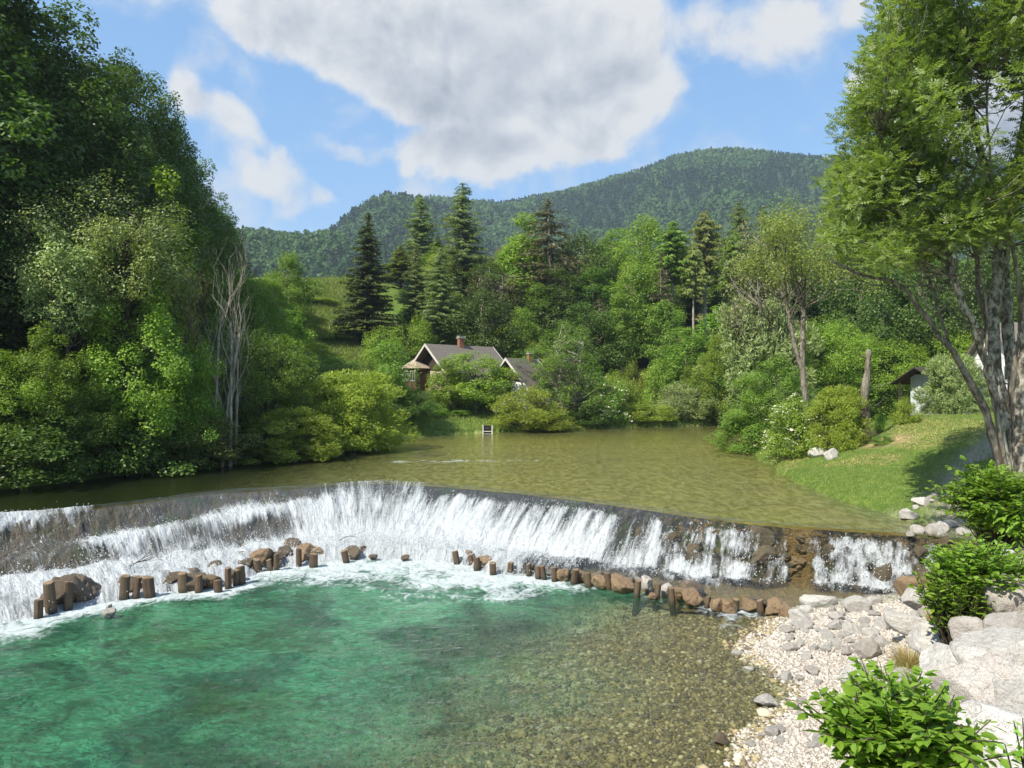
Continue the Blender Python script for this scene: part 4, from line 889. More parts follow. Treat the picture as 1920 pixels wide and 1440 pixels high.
P = np.stack([fx[:, None]+np.cos(th)*rad, fy[:, None]+np.sin(th)*rad, fz[:, None]+hrel*hh[:, None]], -1).reshape(-1, 3)
out = np.stack([np.cos(th), np.sin(th), np.full(th.shape, .7)], -1).reshape(-1, 3)
N = norm(out+unit(n*k)*.55); A = norm(np.cross(N, unit(n*k))); Bv = np.cross(N, A)
fb = Buf(); L = np.repeat(np.where(con, hh*.16, hh*.23), k)*RNG.uniform(.7, 1.3, n*k); fb.leaf(P, A, Bv, L, L*.8)
v = np.repeat(np.clip(RNG.normal(.4, .18, n)+(vnoise(fx, fy, 60, 3)-.5)*1.2, 0, 1), k)
fo = fb.make('forest', [LEAF['forest'], LEAF['needle']], fattr={'v': v}); fo.data.polygons.foreach_set('material_index', np.repeat(con.astype(np.int32), k)); tag(fo, 'mixed forest covering the far hills', 'forest', kind='stuff')
# ---------------------------------------------------------------- the big ash at the right edge
def ash():
    base = at(1900, 905, 24.0); base[2] = gz(base[0], base[1]); root = empty('ash_tree', tuple(base))
    tag(root, 'big many-stemmed ash with feathery bright leaves at the right edge', 'tree', group=None)
    STEMS = [([(1893, 925, 24), (1880, 780, 24), (1862, 650, 24), (1872, 500, 24.3), (1866, 400, 24.5), (1835, 270, 24.6), (1800, 120, 24.5), (1780, -60, 24)], .24, 'lichen'),
             ([(1905, 925, 24.3), (1906, 780, 24.5), (1893, 640, 24.8), (1884, 480, 25), (1905, 320, 25.5), (1930, 120, 26), (1945, -120, 26)], .25, 'lichen'),
             ([(1918, 925, 23.8), (1914, 760, 23.6), (1928, 560, 23.2), (1950, 340, 23), (1990, 100, 22.6)], .22, 'lichen'),
             ([(1890, 925, 23.8), (1858, 800, 23.5), (1806, 690, 23.2), (1740, 600, 22.9), (1688, 535, 22.6), (1610, 512, 22.3), (1560, 490, 22)], .12, 'grey'),
             ([(1897, 925, 23.8), (1875, 790, 23.6), (1835, 640, 23.2), (1795, 545, 23), (1772, 460, 23), (1712, 350, 22.8), (1650, 250, 22.6)], .15, 'lichen'),
             ([(1888, 915, 24), (1852, 790, 24.3), (1800, 690, 24.6), (1765, 600, 25), (1735, 500, 25.4), (1700, 400, 25.6)], .085, 'grey'),
             ([(1903, 925, 24.4), (1872, 730, 24.8), (1838, 560, 25.2), (1822, 430, 25.6), (1760, 300, 26), (1720, 120, 26)], .11, 'grey'),
             ([(1912, 925, 24.2), (1902, 700, 23.6), (1915, 600, 23.4), (1900, 480, 23.2), (1858, 330, 23), (1850, 150, 22.8)], .10, 'grey'),
             ([(1898, 905, 23.7), (1868, 760, 23.3), (1848, 690, 23.1), (1852, 600, 23), (1835, 500, 22.8), (1790, 380, 22.4)], .07, 'grey')]
    nodes = []
    for pts, r, bk in STEMS:
        W3 = np.array([at(*p) for p in pts])-base; W3[0, 2] = min(W3[0, 2], -.2); tp = spline(W3, 30); tp[2:-2] += RNG.normal(0, .025, (26, 3)); b = Buf()
        b.tube(tp, np.linspace(r, r*.28, 30)*RNG.uniform(.93, 1.07, 30), 10); b.make('stem', BARK[bk], root, smooth=True); nodes.append((tp, r))
    allp = np.vstack([n[0][9:] for q, n in enumerate(nodes) if q != 3])
    LB = [(-400, 1700), (-100, 1660), (0, 1660), (60, 1630), (120, 1625), (190, 1582), (250, 1575), (300, 1562), (350, 1545), (385, 1575), (420, 1560), (460, 1570), (500, 1640)]
    cl = []
    while len(cl) < 1080:
        py = RNG.uniform(-380, 505); px = RNG.uniform(1540, 2250); d = 24+RNG.normal(0, 1.9)
        lb = np.interp(py, *zip(*LB)); low = np.interp(px, [1540, 1600, 1680, 1760, 1850, 2000], [440, 480, 500, 455, 440, 430])
        if px < lb+12 or py > low: continue
        if 1780 < px < 1920 and 120 < py < 360 and RNG.random() < .72: continue
        if vnoise(np.array([px+py*.3]), np.array([py*1.0]), 130, 3)[0] > .67: continue
        if px > 1980 and RNG.random() < .5: continue
        cl.append(at(px, py, d)-base)
    cl = np.array(cl); br = Buf()
    for c in cl:
        dd = np.linalg.norm(allp-(c-[0, 0, .8]), axis=1)+.6*np.maximum(allp[:, 2]-c[2], 0); p0 = allp[np.argmin(dd)]
        mid = (p0+c)/2+RNG.normal(0, .12, 3)-[0, 0, .1]; br.tube(spline([p0, mid, c], 6), np.linspace(.032, .008, 6), 4, cap=False)
    # bare crooked twigs hanging below the crown
    for px, py, d in [(1740, 600, 22.9), (1690, 535, 22.6), (1790, 545, 23), (1765, 470, 23), (1850, 620, 24.2), (1820, 470, 25.4), (1700, 420, 25.4), (1640, 515, 22.4), (1860, 560, 24.2), (1780, 420, 25), (1660, 520, 22.5), (1875, 640, 24)]:
        for q in range(2): limb(br, at(px, py, d)-base, norm(RNG.normal(0, 1, 3)*[1, .4, .5]+[-.5, 0, .25]), 1.1, .022, 2, .6, .2, 3, 4)
    br.make('branches', BARK['grey'], root)
    # pinnate leaves: a stalk with paired leaflets
    per = 62; C = np.repeat(cl, per, 0); n = len(C); o = unit(n); P = C+o*RNG.uniform(.1, 1, n)[:, None]**.6*[.62, .62, .42]
    A = norm(o*[1, 1, .4]+RNG.normal(0, .35, (n, 3))+[0, 0, .15]); N = norm(np.array([0, 0, 1])+RNG.normal(0, .45, (n, 3))); N = norm(N-(A*N).sum(1)[:, None]*A); Bv = np.cross(N, A)
    lb_ = Buf(); L = RNG.uniform(.20, .33, n)
    for i, t in enumerate((.25, .5, .75)):
        for s in (-1, 1):
            al = norm(Bv*s*.8+A*.6-np.array([0, 0, .25])); p = P+A*(L*t)[:, None]+al*(L*.17)[:, None]; lb_.leaf(p, al, norm(np.cross(N, al)), L*.42, L*.19)
    lb_.leaf(P+A*(L*1.08)[:, None], A, Bv, L*.42, L*.19)
    lb_.make('crown', LEAF['ash'], root, vary=True)
ash()
# twin-trunk olive tree, the snag, the dead trees
def twin():
    base = at(1512, 800, 44); base[2] = gz(base[0], base[1]); root = empty('alder_tree', tuple(base)); tag(root, 'tall thin-leaved tree with a forked twin trunk on the right bank', 'tree', group=GR)
    tb = Buf(); A_ = np.array([at(*p) for p in [(1513, 860, 44), (1511, 760, 44), (1505, 690, 44), (1506, 600, 44), (1508, 540, 44)]])-base; B_ = np.array([at(*p) for p in [(1505, 695, 44), (1488, 640, 44), (1474, 560, 44), (1468, 500, 44)]])-base
    A_[0, 2] = -.3; tb.tube(spline(A_, 16), np.linspace(.19, .13, 16), 9); tb.tube(spline(B_, 12), np.linspace(.15, .07, 12), 8); tips = []
    for q in range(11): limb(tb, A_[-1]-[0, 0, RNG.uniform(0, 1.6)], norm(np.array([RNG.normal(0, .95), RNG.normal(0, .8), .8])), 2.5, .06, 3, .5, .35, 3, 5, tips)
    for q in range(6): limb(tb, spline(B_, 12)[RNG.integers(6, 12)], norm(np.array([RNG.normal(-.3, .8), RNG.normal(0, .6), .8])), 1.8, .05, 3, .5, .3, 3, 4, tips)
    tb.make('trunk', BARK['grey'], root, smooth=True)
    T_ = np.array(tips); T_ = np.repeat(T_, 17, 0); n = len(T_); o = unit(n); P = T_+o*RNG.uniform(0, .9, n)[:, None]; b = Buf(); leaves_at(b, P, o, .125, .5); b.make('crown', LEAF['olive'], root, vary=True)
twin()
def snag():
    base = at(1620, 812, 40.5); base[2] = gz(base[0], base[1]); r = empty('broken_snag', tuple(base)); tag(r, 'dead broken tree stump standing bare and upright on the bank', 'tree stump')
    P = np.array([at(*p) for p in [(1620, 830, 40.5), (1622, 780, 40.5), (1620, 745, 40.4), (1626, 700, 40.5), (1629, 658, 40.5)]])-base; P[0, 2] = -.3; b = Buf(); b.tube(spline(P, 22), np.linspace(.30, .13, 22)*RNG.uniform(.88, 1.14, 22), 10)
    for s in range(7): limb(b, spline(P, 22)[RNG.integers(3, 20)], norm(np.array([RNG.choice([-1, 1]), RNG.normal(0, .5), .35])), RNG.uniform(.3, 1.1), .03, 1, .5, .1, 2, 4)
    b.make('trunk', BARK['grey'], r, smooth=True); b = Buf(); b.tube(np.array([P[-1]-[0, 0, .02], P[-1]+[0.01, 0, .07]]), [.125, .10], 10); b.make('broken_top', BARK['pale'], r)
snag()
for i, (px, top, d, h, lb) in enumerate([(412, 462, 43, 1.0, 'tallest pale dead tree with bare forked branches'), (372, 500, 43.5, .9, 'dead tree with reddish-brown bare twigs left of the tallest one'), (437, 560, 42.5, .8, 'leaning dead stem right of the tallest dead tree'), (352, 560, 44, .8, 'thin dead tree leftmost of the bare group')]):
    x = (px-960)/F*d
    d -= 3.5
    while sdist(np.array([x]), np.array([d]))[0] < .1: d += .3; x = (px-960)/F*d
    zb = gz(x, d); Hh = HC-(top-720)/F*d-zb; r = empty('dead_tree', (x, d, zb)); tag(r, lb, 'tree', group='bare dead trees on the left bank'); b = Buf()
    for q in range([3, 3, 2, 2][i]):
        a = RNG.uniform(-.12, .12); P = [[q*.5-.4, 0, -.3], [q*.6-.4+a*Hh*.3, 0, Hh*.3], [q*.8-.5+a*Hh*.8, RNG.normal(0, .2), Hh*.62]]; tp = spline(P, 12); b.tube(tp, np.linspace(.11, .06, 12), 7, cap=False)
        for w_ in range(6): limb(b, tp[RNG.integers(5, 12)] if w_ else tp[-1], norm(np.array([RNG.normal(0, .35), RNG.normal(0, .3), 1.1])), Hh*.19, .035, 3, .30, .40, 2, 4)
    b.make('trunk', BARK['pale' if i != 1 else 'brown'], r, smooth=True)
# ---------------------------------------------------------------- rocks
def ico(sub):
    import bmesh
    bm = bmesh.new(); bmesh.ops.create_icosphere(bm, subdivisions=sub, radius=1); V = np.array([v.co[:] for v in bm.verts]); Fc = np.array([[v.index for v in f.verts] for f in bm.faces]); bm.free(); return V, Fc
ICO3, ICO4, ICO1, ICO2 = ico(4), ico(5), ico(1), ico(2)
def rock_shape(base, cuts=11, rough=.06, soft=.10):
    V, Fc = base; nrm = unit(cuts); dist = RNG.uniform(.55, .88, cuts); dots = V @ nrm.T; r = np.full(len(V), 1.05)
    cand = np.where(dots > .05, dist/np.maximum(dots, .05), 9); cand = np.concatenate([cand, r[:, None]], 1)
    r = -soft*np.log(np.exp(-cand/soft).sum(1)) if soft > 0 else cand.min(1)
    o = RNG.uniform(0, 50, 3); nz = sum(vnoise(V[:, a]*1.0+o[a]+V[:, (a+2) % 3]*.7, V[:, (a+1) % 3]+o[a], .45, 4, .6) for a in range(3))/3-.5
    return V*(r+nz*rough*3)[:, None], Fc
ROCKS = []
for i in range(12):
    V, Fc = rock_shape(ICO4, RNG.integers(9, 16), .085 if i < 9 else .16, .010 if i % 3 else .03)
    o = mk('boulder', V, Fc, M['lime'], smooth=True); ROCKS.append(o.data); bpy.data.objects.remove(o)
def rock(loc, r, mat, name='boulder', label=None, group=None, cat='rock', shape=None, squash=.72, rz=None, sink=.25):
    o = bpy.data.objects.new(name, ROCKS[RNG.integers(9) if shape is None else shape]); COL.objects.link(o)
    s = np.array([RNG.uniform(.85, 1.25), RNG.uniform(.75, 1.1), squash*RNG.uniform(.85, 1.2)])*r
    o.location = (loc[0], loc[1], loc[2]+s[2]*(1-2*sink)*.6); o.rotation_euler = (RNG.uniform(-.3, .3), RNG.uniform(-.3, .3), RNG.uniform(0, 6.28) if rz is None else rz); o.scale = s
    o.material_slots[0].link = 'OBJECT'; o.material_slots[0].material = M[mat]; tag(o, label, cat, group); return o
def px_rock(px, py, wpx, d, mat, **k):        # a rock seen at photo px,py (its middle), wpx wide, at distance d
    p = at(px, py, d); r = wpx/F*d/2*.95; return rock((p[0], p[1], p[2]-r*.25), r, mat, **k)
def ground_hit(px, py):                       # first point of the land on that line of sight
    dd = np.linspace(4, 60, 1500); P = at(px, py, 1.0)-[0, 0, HC]; x = P[0]*dd; z = HC+P[2]*dd; g = ground_z(x, dd); i = np.argmax(z < g); return np.array([x[i], dd[i], g[i]])
GB = 'pale limestone boulders on the right bank'
BL = [(1862, 1300, 230, 8.6, 'limepink', 'large rusty-stained pale boulder above the leafy bush'), (1885, 1390, 250, 7.4, 'lime', 'huge grey-white boulder in the lower right corner'), (1905, 1235, 190, 9.6, 'lime', 'smooth tall pale boulder at the right edge under the pinkish block'),
      (1880, 1130, 130, 12.5, 'limepink', 'pinkish cracked block leaning at the right edge'), (1840, 1190, 110, 12.0, 'limepink', 'narrow pinkish boulder behind the grass tuft'), (1765, 1205, 120, 13.5, 'lime', 'broad pale boulder with a rounded back beside the gravel'),
      (1790, 1262, 150, 11.2, 'lime', 'pointed white boulder in the middle of the rock bank'), (1740, 1275, 100, 12.0, 'lime', 'white boulder low on the rock bank, beside dry grass'), (1700, 1165, 70, 17.5, 'lime', 'grey boulder at the top of the gravel below the shrubs'),
      (1805, 1150, 90, 14.5, 'lime', 'pale boulder under the lower green shrub'), (1850, 1090, 70, 15.5, 'limepink', 'pale pink boulder at the right end of the lower shrub'), (1900, 1060, 70, 15.0, 'lime', 'pale boulder at the right edge above the pinkish block'),
      (1720, 1118, 60, 18.0, 'lime', 'white boulder beside the falling water under the shrub'), (1770, 1130, 60, 16.5, 'lime', 'pale angular rock peeping out below the shrub'), (1920, 1330, 150, 8.2, 'lime', 'boulder cut by the right edge, above the corner block'),
      (1830, 1345, 120, 8.9, 'limepink', 'pinkish flat boulder wedged behind the leafy bush'), (1690, 1300, 70, 12.5, 'lime', 'pale block half hidden by the top of the leafy bush'), (1600, 1270, 75, 14.2, 'lime', 'dark-sided grey rock on the gravel left of the dry grass'),
      (1650, 1308, 75, 13.2, 'lime', 'flat grey rock on the gravel behind the leafy bush')]
for px, py, wp, d, mt, lb in BL: px_rock(px, py, wp, d, mt, label=lb, group=GB)
BB = [(1535, 1122, 58, 'lime', 'white angular boulder standing at the edge of the falls basin', 0), (1612, 1133, 50, 'lime', 'rounded grey-white boulder right of the white angular one', 1), (1720, 1108, 95, 'ochre', 'big brown wet boulder at the foot of the right-hand fall', 2), (1500, 1150, 42, 'lime', 'white rock left end of the line of bank rocks', 3),
      (1570, 1152, 38, 'lime', 'pale flat rock below the white angular boulder', 4), (1660, 1165, 52, 'lime', 'round grey boulder on the upper gravel', 5), (1590, 1178, 36, 'lime', 'small white block in the line of rocks', 6), (1625, 1218, 56, 'limepink', 'flat yellowish slab lying on the gravel', 7),
      (1437, 1312, 46, 'lime', 'white rock standing alone in the shallow water', 8), (1382, 1222, 22, 'lime', 'small white stone at the tip of the gravel beach', 0), (1350, 1385, 36, 'darkrock', 'round brown stone under the shallow water near the beach', 1), (1475, 1180, 26, 'limepink', 'small yellowish rock at the waterline', 2)]
for px, py, wp, mt, lb, sh in BB:
    p = ground_hit(px, py+wp*.25); rock(p, wp/F*p[1]/2, mt, label=lb, group='single rocks at the gravel beach', shape=sh, sink=.15)
for px, py, wp, dz, lb in [(15, 1268, 110, -.10, 'dark rock under the green water at the left edge'), (150, 1150, 90, -.12, 'brownish rock just under the surface near the left posts'), (108, 1198, 60, -.12, 'small ochre rock under the surface near the left posts')]:
    p = atz(px, py, ZL); rock((p[0], p[1], ZL-.42*wp/F*p[1]/2*1.6+dz), wp/F*p[1]/2, 'darkrock' if wp > 100 else 'ochre', label=lb, group='rocks under the pool surface', sink=.5)
cnt = 0; P_ = []
while cnt < 120:                               # cobbles of the line of rocks and the upper beach
    px = RNG.uniform(1480, 1800); py = RNG.uniform(1128, 1235) if cnt < 85 else RNG.uniform(1220, 1420)
    if py > 1240: px = RNG.uniform(1400, 1640)
    wp = RNG.gamma(3, 5.0)+8
    if py < 1165-(px-1480)*.03-12 and px < 1500: continue
    p = ground_hit(px, py); r = wp/F*p[1]/2
    if any(np.hypot(p[0]-a, p[1]-b) < (r+c)*.8 for a, b, c in P_): continue
    P_.append((p[0], p[1], r)); rock(p, r, 'lime' if RNG.random() < .8 else 'limepink', 'cobble', 'pale limestone cobble lying on the gravel beach', 'cobbles on the gravel beach', 'cobble', sink=.2); cnt += 1
for i in range(75):                            # filling stones between the boulders of the bank
    px = RNG.uniform(1690, 1960); py = RNG.uniform(1120, 1460); p = ground_hit(px, py)
    if p[0] < np.interp(p[1], FOOT[:, 1], FOOT[:, 0])-.4 or p[1] < 5.5: continue
    rock(p, RNG.uniform(.10, .38), 'lime' if RNG.random() < .6 else 'limepink', 'boulder', 'smaller pale stone wedged between the big boulders', 'stones wedged in the rock bank', sink=.25)
for i in range(26):                            # by the upper river, right side
    px = RNG.uniform(1700, 1815); py = RNG.uniform(962, 1000); p = atz(px, py, .05); p[2] = max(gz(p[0], p[1]), -.05)
    rock(p, RNG.uniform(.10, .34), 'lime' if i % 3 else 'limepink', 'boulder', 'pale stone on the bank just above the weir end', 'stones above the right end of the weir', sink=.2)
for px, py, wp, lb in [(1500, 850, 62, 'mossy rock under the elder bush, leftmost of three'), (1532, 856, 40, 'grey rock in the middle below the elder bush'), (1558, 860, 36, 'white rock at the foot of the willow bush')]:
    p = ground_hit(px, py); rock(p, wp/F*p[1]/2, 'lime', label=lb, group='rocks below the elder bush')
# gravel: loose pebbles on the beach and under the shallow water
pv = []; 
for i in range(6):
    V, Fc = rock_shape(ICO1, 7, .03, .03); pv.append(V*RNG.uniform([.8, .6, .4], [1.2, .9, .65])); PF = Fc
def pebbles(name, P, size, mat, v=None):
    n = len(P); sh = np.array(pv)[RNG.integers(6, size=n)]; a = RNG.uniform(0, 6.28, n); c, s = np.cos(a), np.sin(a)
    X_ = sh[..., 0]*c[:, None]-sh[..., 1]*s[:, None]; Y_ = sh[..., 0]*s[:, None]+sh[..., 1]*c[:, None]
    V = np.stack([X_, Y_, sh[..., 2]], -1)*size[:, None, None]+P[:, None]; m = len(PF)
    return mk(name, V, (PF[None]+np.arange(n)[:, None, None]*sh.shape[1]).reshape(-1, 3), mat, smooth=True, fattr={'v': np.repeat(RNG.random(n) if v is None else v, m)})
def m_pebble(name, stops):
    m, t = material(name); c = t.ramp(t.attr('v'), stops); c = t.mix(t.maprange(t.noise(t.pos, 40, 3), .35, .7, 0, .35), c, (.45, .38, .30))
    finish(t, t.new('ShaderNodeBsdfPrincipled', ins={'Base Color': c, 'Roughness': .8}).outputs[0]); return m
M['pebble'] = m_pebble('beach_pebble', [(0, (.16, .13, .10)), (.15, (.33, .30, .265)), (.5, (.48, .45, .41)), (.8, (.42, .375, .325)), (1, (.62, .60, .57))])
M['bedpebble'] = m_pebble('bed_pebble', [(0, (.035, .028, .015)), (.35, (.12, .09, .035)), (.65, (.24, .19, .075)), (.88, (.34, .28, .15)), (1, (.52, .48, .36))])
y = RNG.uniform(10.5, 22.5, 100000); x = np.interp(y, SHORE[:, 1], SHORE[:, 0])+RNG.uniform(-.25, 6, 100000); k_ = x < np.interp(y, FOOT[:, 1], FOOT[:, 0])+1.2; x, y = x[k_], y[k_]
sz_ = np.minimum(RNG.gamma(1.2, .0115, len(x))+.008, .13); pb = pebbles('beach_gravel', np.stack([x, y, ground_z(x, y)+sz_*.15], 1), sz_, M['pebble']); tag(pb, 'pale limestone gravel of the little beach', 'gravel', kind='stuff')
y = RNG.uniform(10.5, 27, 62000); q_ = np.abs(RNG.normal(0, 1, 62000))*(3.6+4*RNG.random(62000))-.3; q_[np.isnan(q_)] = 0; x = np.interp(np.minimum(y, 20.6), SHORE[:, 1], SHORE[:, 0])-q_; k_ = y < np.interp(x, PL[:, 0], PL[:, 1])-.05; x, y = x[k_], y[k_]
sz_ = np.minimum(RNG.gamma(1.1, .019, len(x))+.012, .28); pb = pebbles('riverbed_pebbles', np.stack([x, y, ground_z(x, y)+sz_*.1], 1), sz_, M['bedpebble']); tag(pb, 'brown and yellow pebbles under the shallow water', 'pebbles', kind='stuff')
# ---------------------------------------------------------------- the row of wooden posts and the stones between them
def m_post():
    m, t = material('post_wood'); z = t.new('ShaderNodeSeparateXYZ', ins={'Vector': t.obj}).outputs[2]; r = t.new('ShaderNodeObjectInfo').outputs['Random']
    n = t.noise(t.scale(t.obj, (9, 9, 1.2)), 3, 5, .65); c = t.mix(n, (.045, .028, .016), (.13, .078, .044)); c = t.mix(t.maprange(r, .1, .9, 0, .7), c, (.10, .075, .045))
    c = t.mix(t.maprange(t.math('ADD', z, t.math('MULTIPLY', n, .1)), .04, .26), (.028, .024, .014), c); 
    finish(t, t.new('ShaderNodeBsdfPrincipled', ins={'Base Color': c, 'Roughness': .6, 'Normal': t.bump(n, .8, .02)}).outputs[0]); return m
M['post'] = m_post(); M["cut"] = m_flat("cut_wood", (.20, .14, .085), .7, .25, 20)
LEFT = [(72, 1155, 30, 14), (96, 1146, 56, 17), (128, 1140, 48, 16), (233, 1120, 40, 17), (254, 1118, 36, 14), (280, 1116, 34, 16), (344, 1107, 32, 14), (373, 1108, 28, 15), (410, 1108, 20, 14), (428, 1100, 34, 13), (442, 1094, 26, 12), (453, 1092, 30, 14),
        (484, 1070, 22, 11), (507, 1068, 18, 10), (518, 1067, 28, 11), (557, 1022, 20, 9), (540, 1030, 18, 11), (561, 1059, 30, 10), (588, 1060, 22, 14), (650, 1053, 22, 12), (679, 1040, 16, 10), (738, 1038, 14, 9)]
RIGHT = [(857, 1055, 22, 11), (876, 1052, 18, 12), (886, 1058, 18, 11), (894, 1066, 20, 11), (925, 1074, 19, 11), (956, 1073, 19, 11), (992, 1077, 20, 10), (1009, 1082, 20, 10), (1020, 1083, 22, 10), (1040, 1086, 22, 12), (1076, 1092, 25, 12), (1103, 1098, 24, 12),
         (1143, 1103, 28, 13), (1194, 1117, 28, 14), (1231, 1120, 25, 11), (1261, 1130, 27, 12), (1325, 1137, 18, 10), (1381, 1142, 20, 11), (1427, 1148, 22, 12)]
ORD = 'first second third fourth fifth sixth seventh eighth ninth tenth eleventh twelfth thirteenth fourteenth fifteenth sixteenth seventeenth eighteenth nineteenth twentieth'.split()+['twenty-first', 'twenty-second']
for lst, side in ((LEFT, 'left'), (RIGHT, 'right')):
    order = sorted(range(len(lst)), key=lambda i: lst[i][0])
    for rank, i in enumerate(order):
        px, py, hp, wp = lst[i]; p = atz(px, py+3, ZL); s = p[1]/F; r = wp*s/2*1.08; h = (hp+4)*s; b = Buf(); a = np.arange(12)/12*6.283; r *= RNG.uniform(.85, 1.15); tl = RNG.uniform(0, 6); wob = 1+.10*np.sin(a*2+RNG.uniform(0, 6))+RNG.normal(0, .04, 12)
        lev = [(-.6, 1.02), (0, 1.02), (h*.5, 1.0), (h-.035, .99), (h-.006, .93)]; V = [];
        for z_, f_ in lev: V.append(np.stack([np.cos(a)*r*f_*wob, np.sin(a)*r*f_*wob, np.full(12, z_)+np.cos(a+tl)*.018*(z_ > 0)+(RNG.normal(0, .006, 12) if z_ > h*.8 else 0)], 1))
        V.append(np.array([[0, 0, h]])); f4 = [[k*12+j, k*12+(j+1) % 12, k*12+12+(j+1) % 12, k*12+12+j] for k in range(4) for j in range(12)]
        b.add(np.vstack(V), f4=f4, m=0); b.f3.append(np.array([[48+j, 48+(j+1) % 12, 60] for j in range(12)])); b.m3.append(np.full(12, 1))
        o = b.make('wooden_post', [M['post'], M['cut']]); o.location = p; o.rotation_euler = (RNG.normal(0, .06), RNG.normal(.03, .07) if side == 'left' else RNG.normal(.12, .05), RNG.uniform(0, 6))
        tag(o, 'short round wooden post, %s from the left of the %s row' % (ORD[rank], side), 'post', 'wooden posts in the water below the weir')
SR = [(150, 1108, 58, 0), (110, 1118, 60, 0), (205, 1150, 20, 2), (242, 1100, 34, 0), (262, 1098, 30, 0), (300, 1082, 22, 0), (322, 1090, 30, 0), (350, 1082, 26, 1), (365, 1092, 40, 1), (395, 1090, 30, 1), (400, 1070, 28, 0), (440, 1080, 26, 0), (452, 1048, 22, 0), (462, 1060, 34, 0), (490, 1052, 40, 1),
      (515, 1054, 26, 0), (530, 1046, 30, 1), (548, 1034, 34, 1), (572, 1042, 36, 1), (590, 1040, 30, 1), (563, 1025, 18, 1), (662, 1038, 28, 0), (700, 1045, 12, 0), (760, 1046, 12, 0), (800, 1040, 12, 0), (906, 1057, 22, 1), (968, 1064, 18, 1), (1012, 1070, 14, 1), (1055, 1080, 22, 1), (1063, 1078, 18, 1),
      (1090, 1083, 22, 1), (1115, 1082, 22, 1), (1128, 1094, 26, 1), (1158, 1088, 24, 1), (1165, 1100, 30, 1), (1178, 1090, 22, 1), (1212, 1098, 26, 2), (1222, 1118, 14, 1), (1248, 1106, 26, 2), (1275, 1112, 28, 1), (1298, 1120, 34, 1), (1290, 1098, 20, 1), (1345, 1135, 26, 1), (1365, 1138, 26, 1), (1405, 1135, 26, 1), (1450, 1140, 34, 1), (1470, 1146, 26, 1)]
SR += [(px+RNG.uniform(-16, 16), py-RNG.uniform(2, 14), wp*RNG.uniform(.4, .7), 0 if RNG.random() < .6 else mt) for px, py, wp, mt in SR if px < 640 or px > 1000]
for i, (px, py, wp, mt) in enumerate(SR):
    if px < 640 and mt == 1 and RNG.random() < .55: mt = 0
    p = atz(px, py+wp*.25, ZL+.05); rock(p, wp/F*p[1]/2*1.35, ['darkrock', 'ochre', 'limepink'][mt], 'stone', ['dark wet stone packed between the wooden posts', 'rusty orange stone packed between the wooden posts', 'pale stone packed between the wooden posts'][mt], 'stones between the wooden posts', 'stone', sink=.1, squash=.85, shape=int(RNG.integers(9, 12)))
for px, py, d, s, lb in [(600, 1030, 29.2, 1.0, 'bare driftwood branch caught on the posts in the left foam'), (1170, 1036, 26.9, 1.3, 'curved dead branch caught in the fall'), (235, 1075, 25.0, .7, 'thin twig sticking out of the foam by the left posts')]:
    b = Buf(); limb(b, np.zeros(3), norm(np.array([1, -.2, .25])), s*1.3, .03, 2, .35, -.12, 3, 5); o = b.make('driftwood', BARK['dark'], smooth=True); o.location = at(px-25, py, d); tag(o, lb, 'branch')
# rocks showing in the face of the weir
FR = [(1205, 1003, 26, 'dark rock ledge parting the water beside the curved dead branch'), (1262, 1010, 22, 'dark rock in the falls, second from the left of the parting rocks'), (1303, 1034, 28, 'low dark rock at the foot of the middle falls'), (1345, 1002, 22, 'small dark rock high in the middle falls'),
      (1428, 1010, 36, 'tall mossy rock left of the dry ochre gap, upper half'), (1430, 1048, 38, 'tall mossy rock left of the dry ochre gap, lower half'), (1560, 1030, 22, 'dark rock in the left part of the right-hand falls'), (1655, 1075, 30, 'dark rock near the foot of the right-hand falls'), (1725, 1040, 30, 'dark upright rock near the right end of the falls'), (1728, 1078, 32, 'dark wet rock under the upright one at the right end')]
def on_weir(px, py):
    i = np.argmin(abs(px_of(GW)-px)+abs(720-F*(GW[..., 2]-HC)/GW[..., 1]-py)); return GW.reshape(-1, 3)[i]
for px, py, wp, lb in FR: p = on_weir(px, py); rock((p[0], p[1]-.02, p[2]-.1), wp/F*p[1]/2*1.25, 'mossrock', label=lb, group='rocks in the face of the weir', shape=int(RNG.integers(9, 12)), squash=1.1)
for i in range(26):
    px = RNG.uniform(1468, 1516); py = RNG.uniform(998, 1086); p = on_weir(px, py); rock((p[0], p[1], p[2]-.06), RNG.uniform(.07, .19), 'ochre' if RNG.random() < .65 else 'mossrock', 'stone', 'ochre and mossy stones in the dry gap of the weir', 'stones in the dry gap of the weir', 'stone', shape=int(RNG.integers(9, 12)))
for i in range(22):
    px = RNG.uniform(1735, 1800); py = RNG.uniform(1012, 1110); p = on_weir(px, py); rock((p[0], p[1], p[2]-.06), RNG.uniform(.10, .26), 'ochre' if RNG.random() < .35 else 'mossrock', 'stone', 'dark wet stones at the right end of the weir', 'stones at the right end of the weir', 'stone', shape=int(RNG.integers(9, 12)))
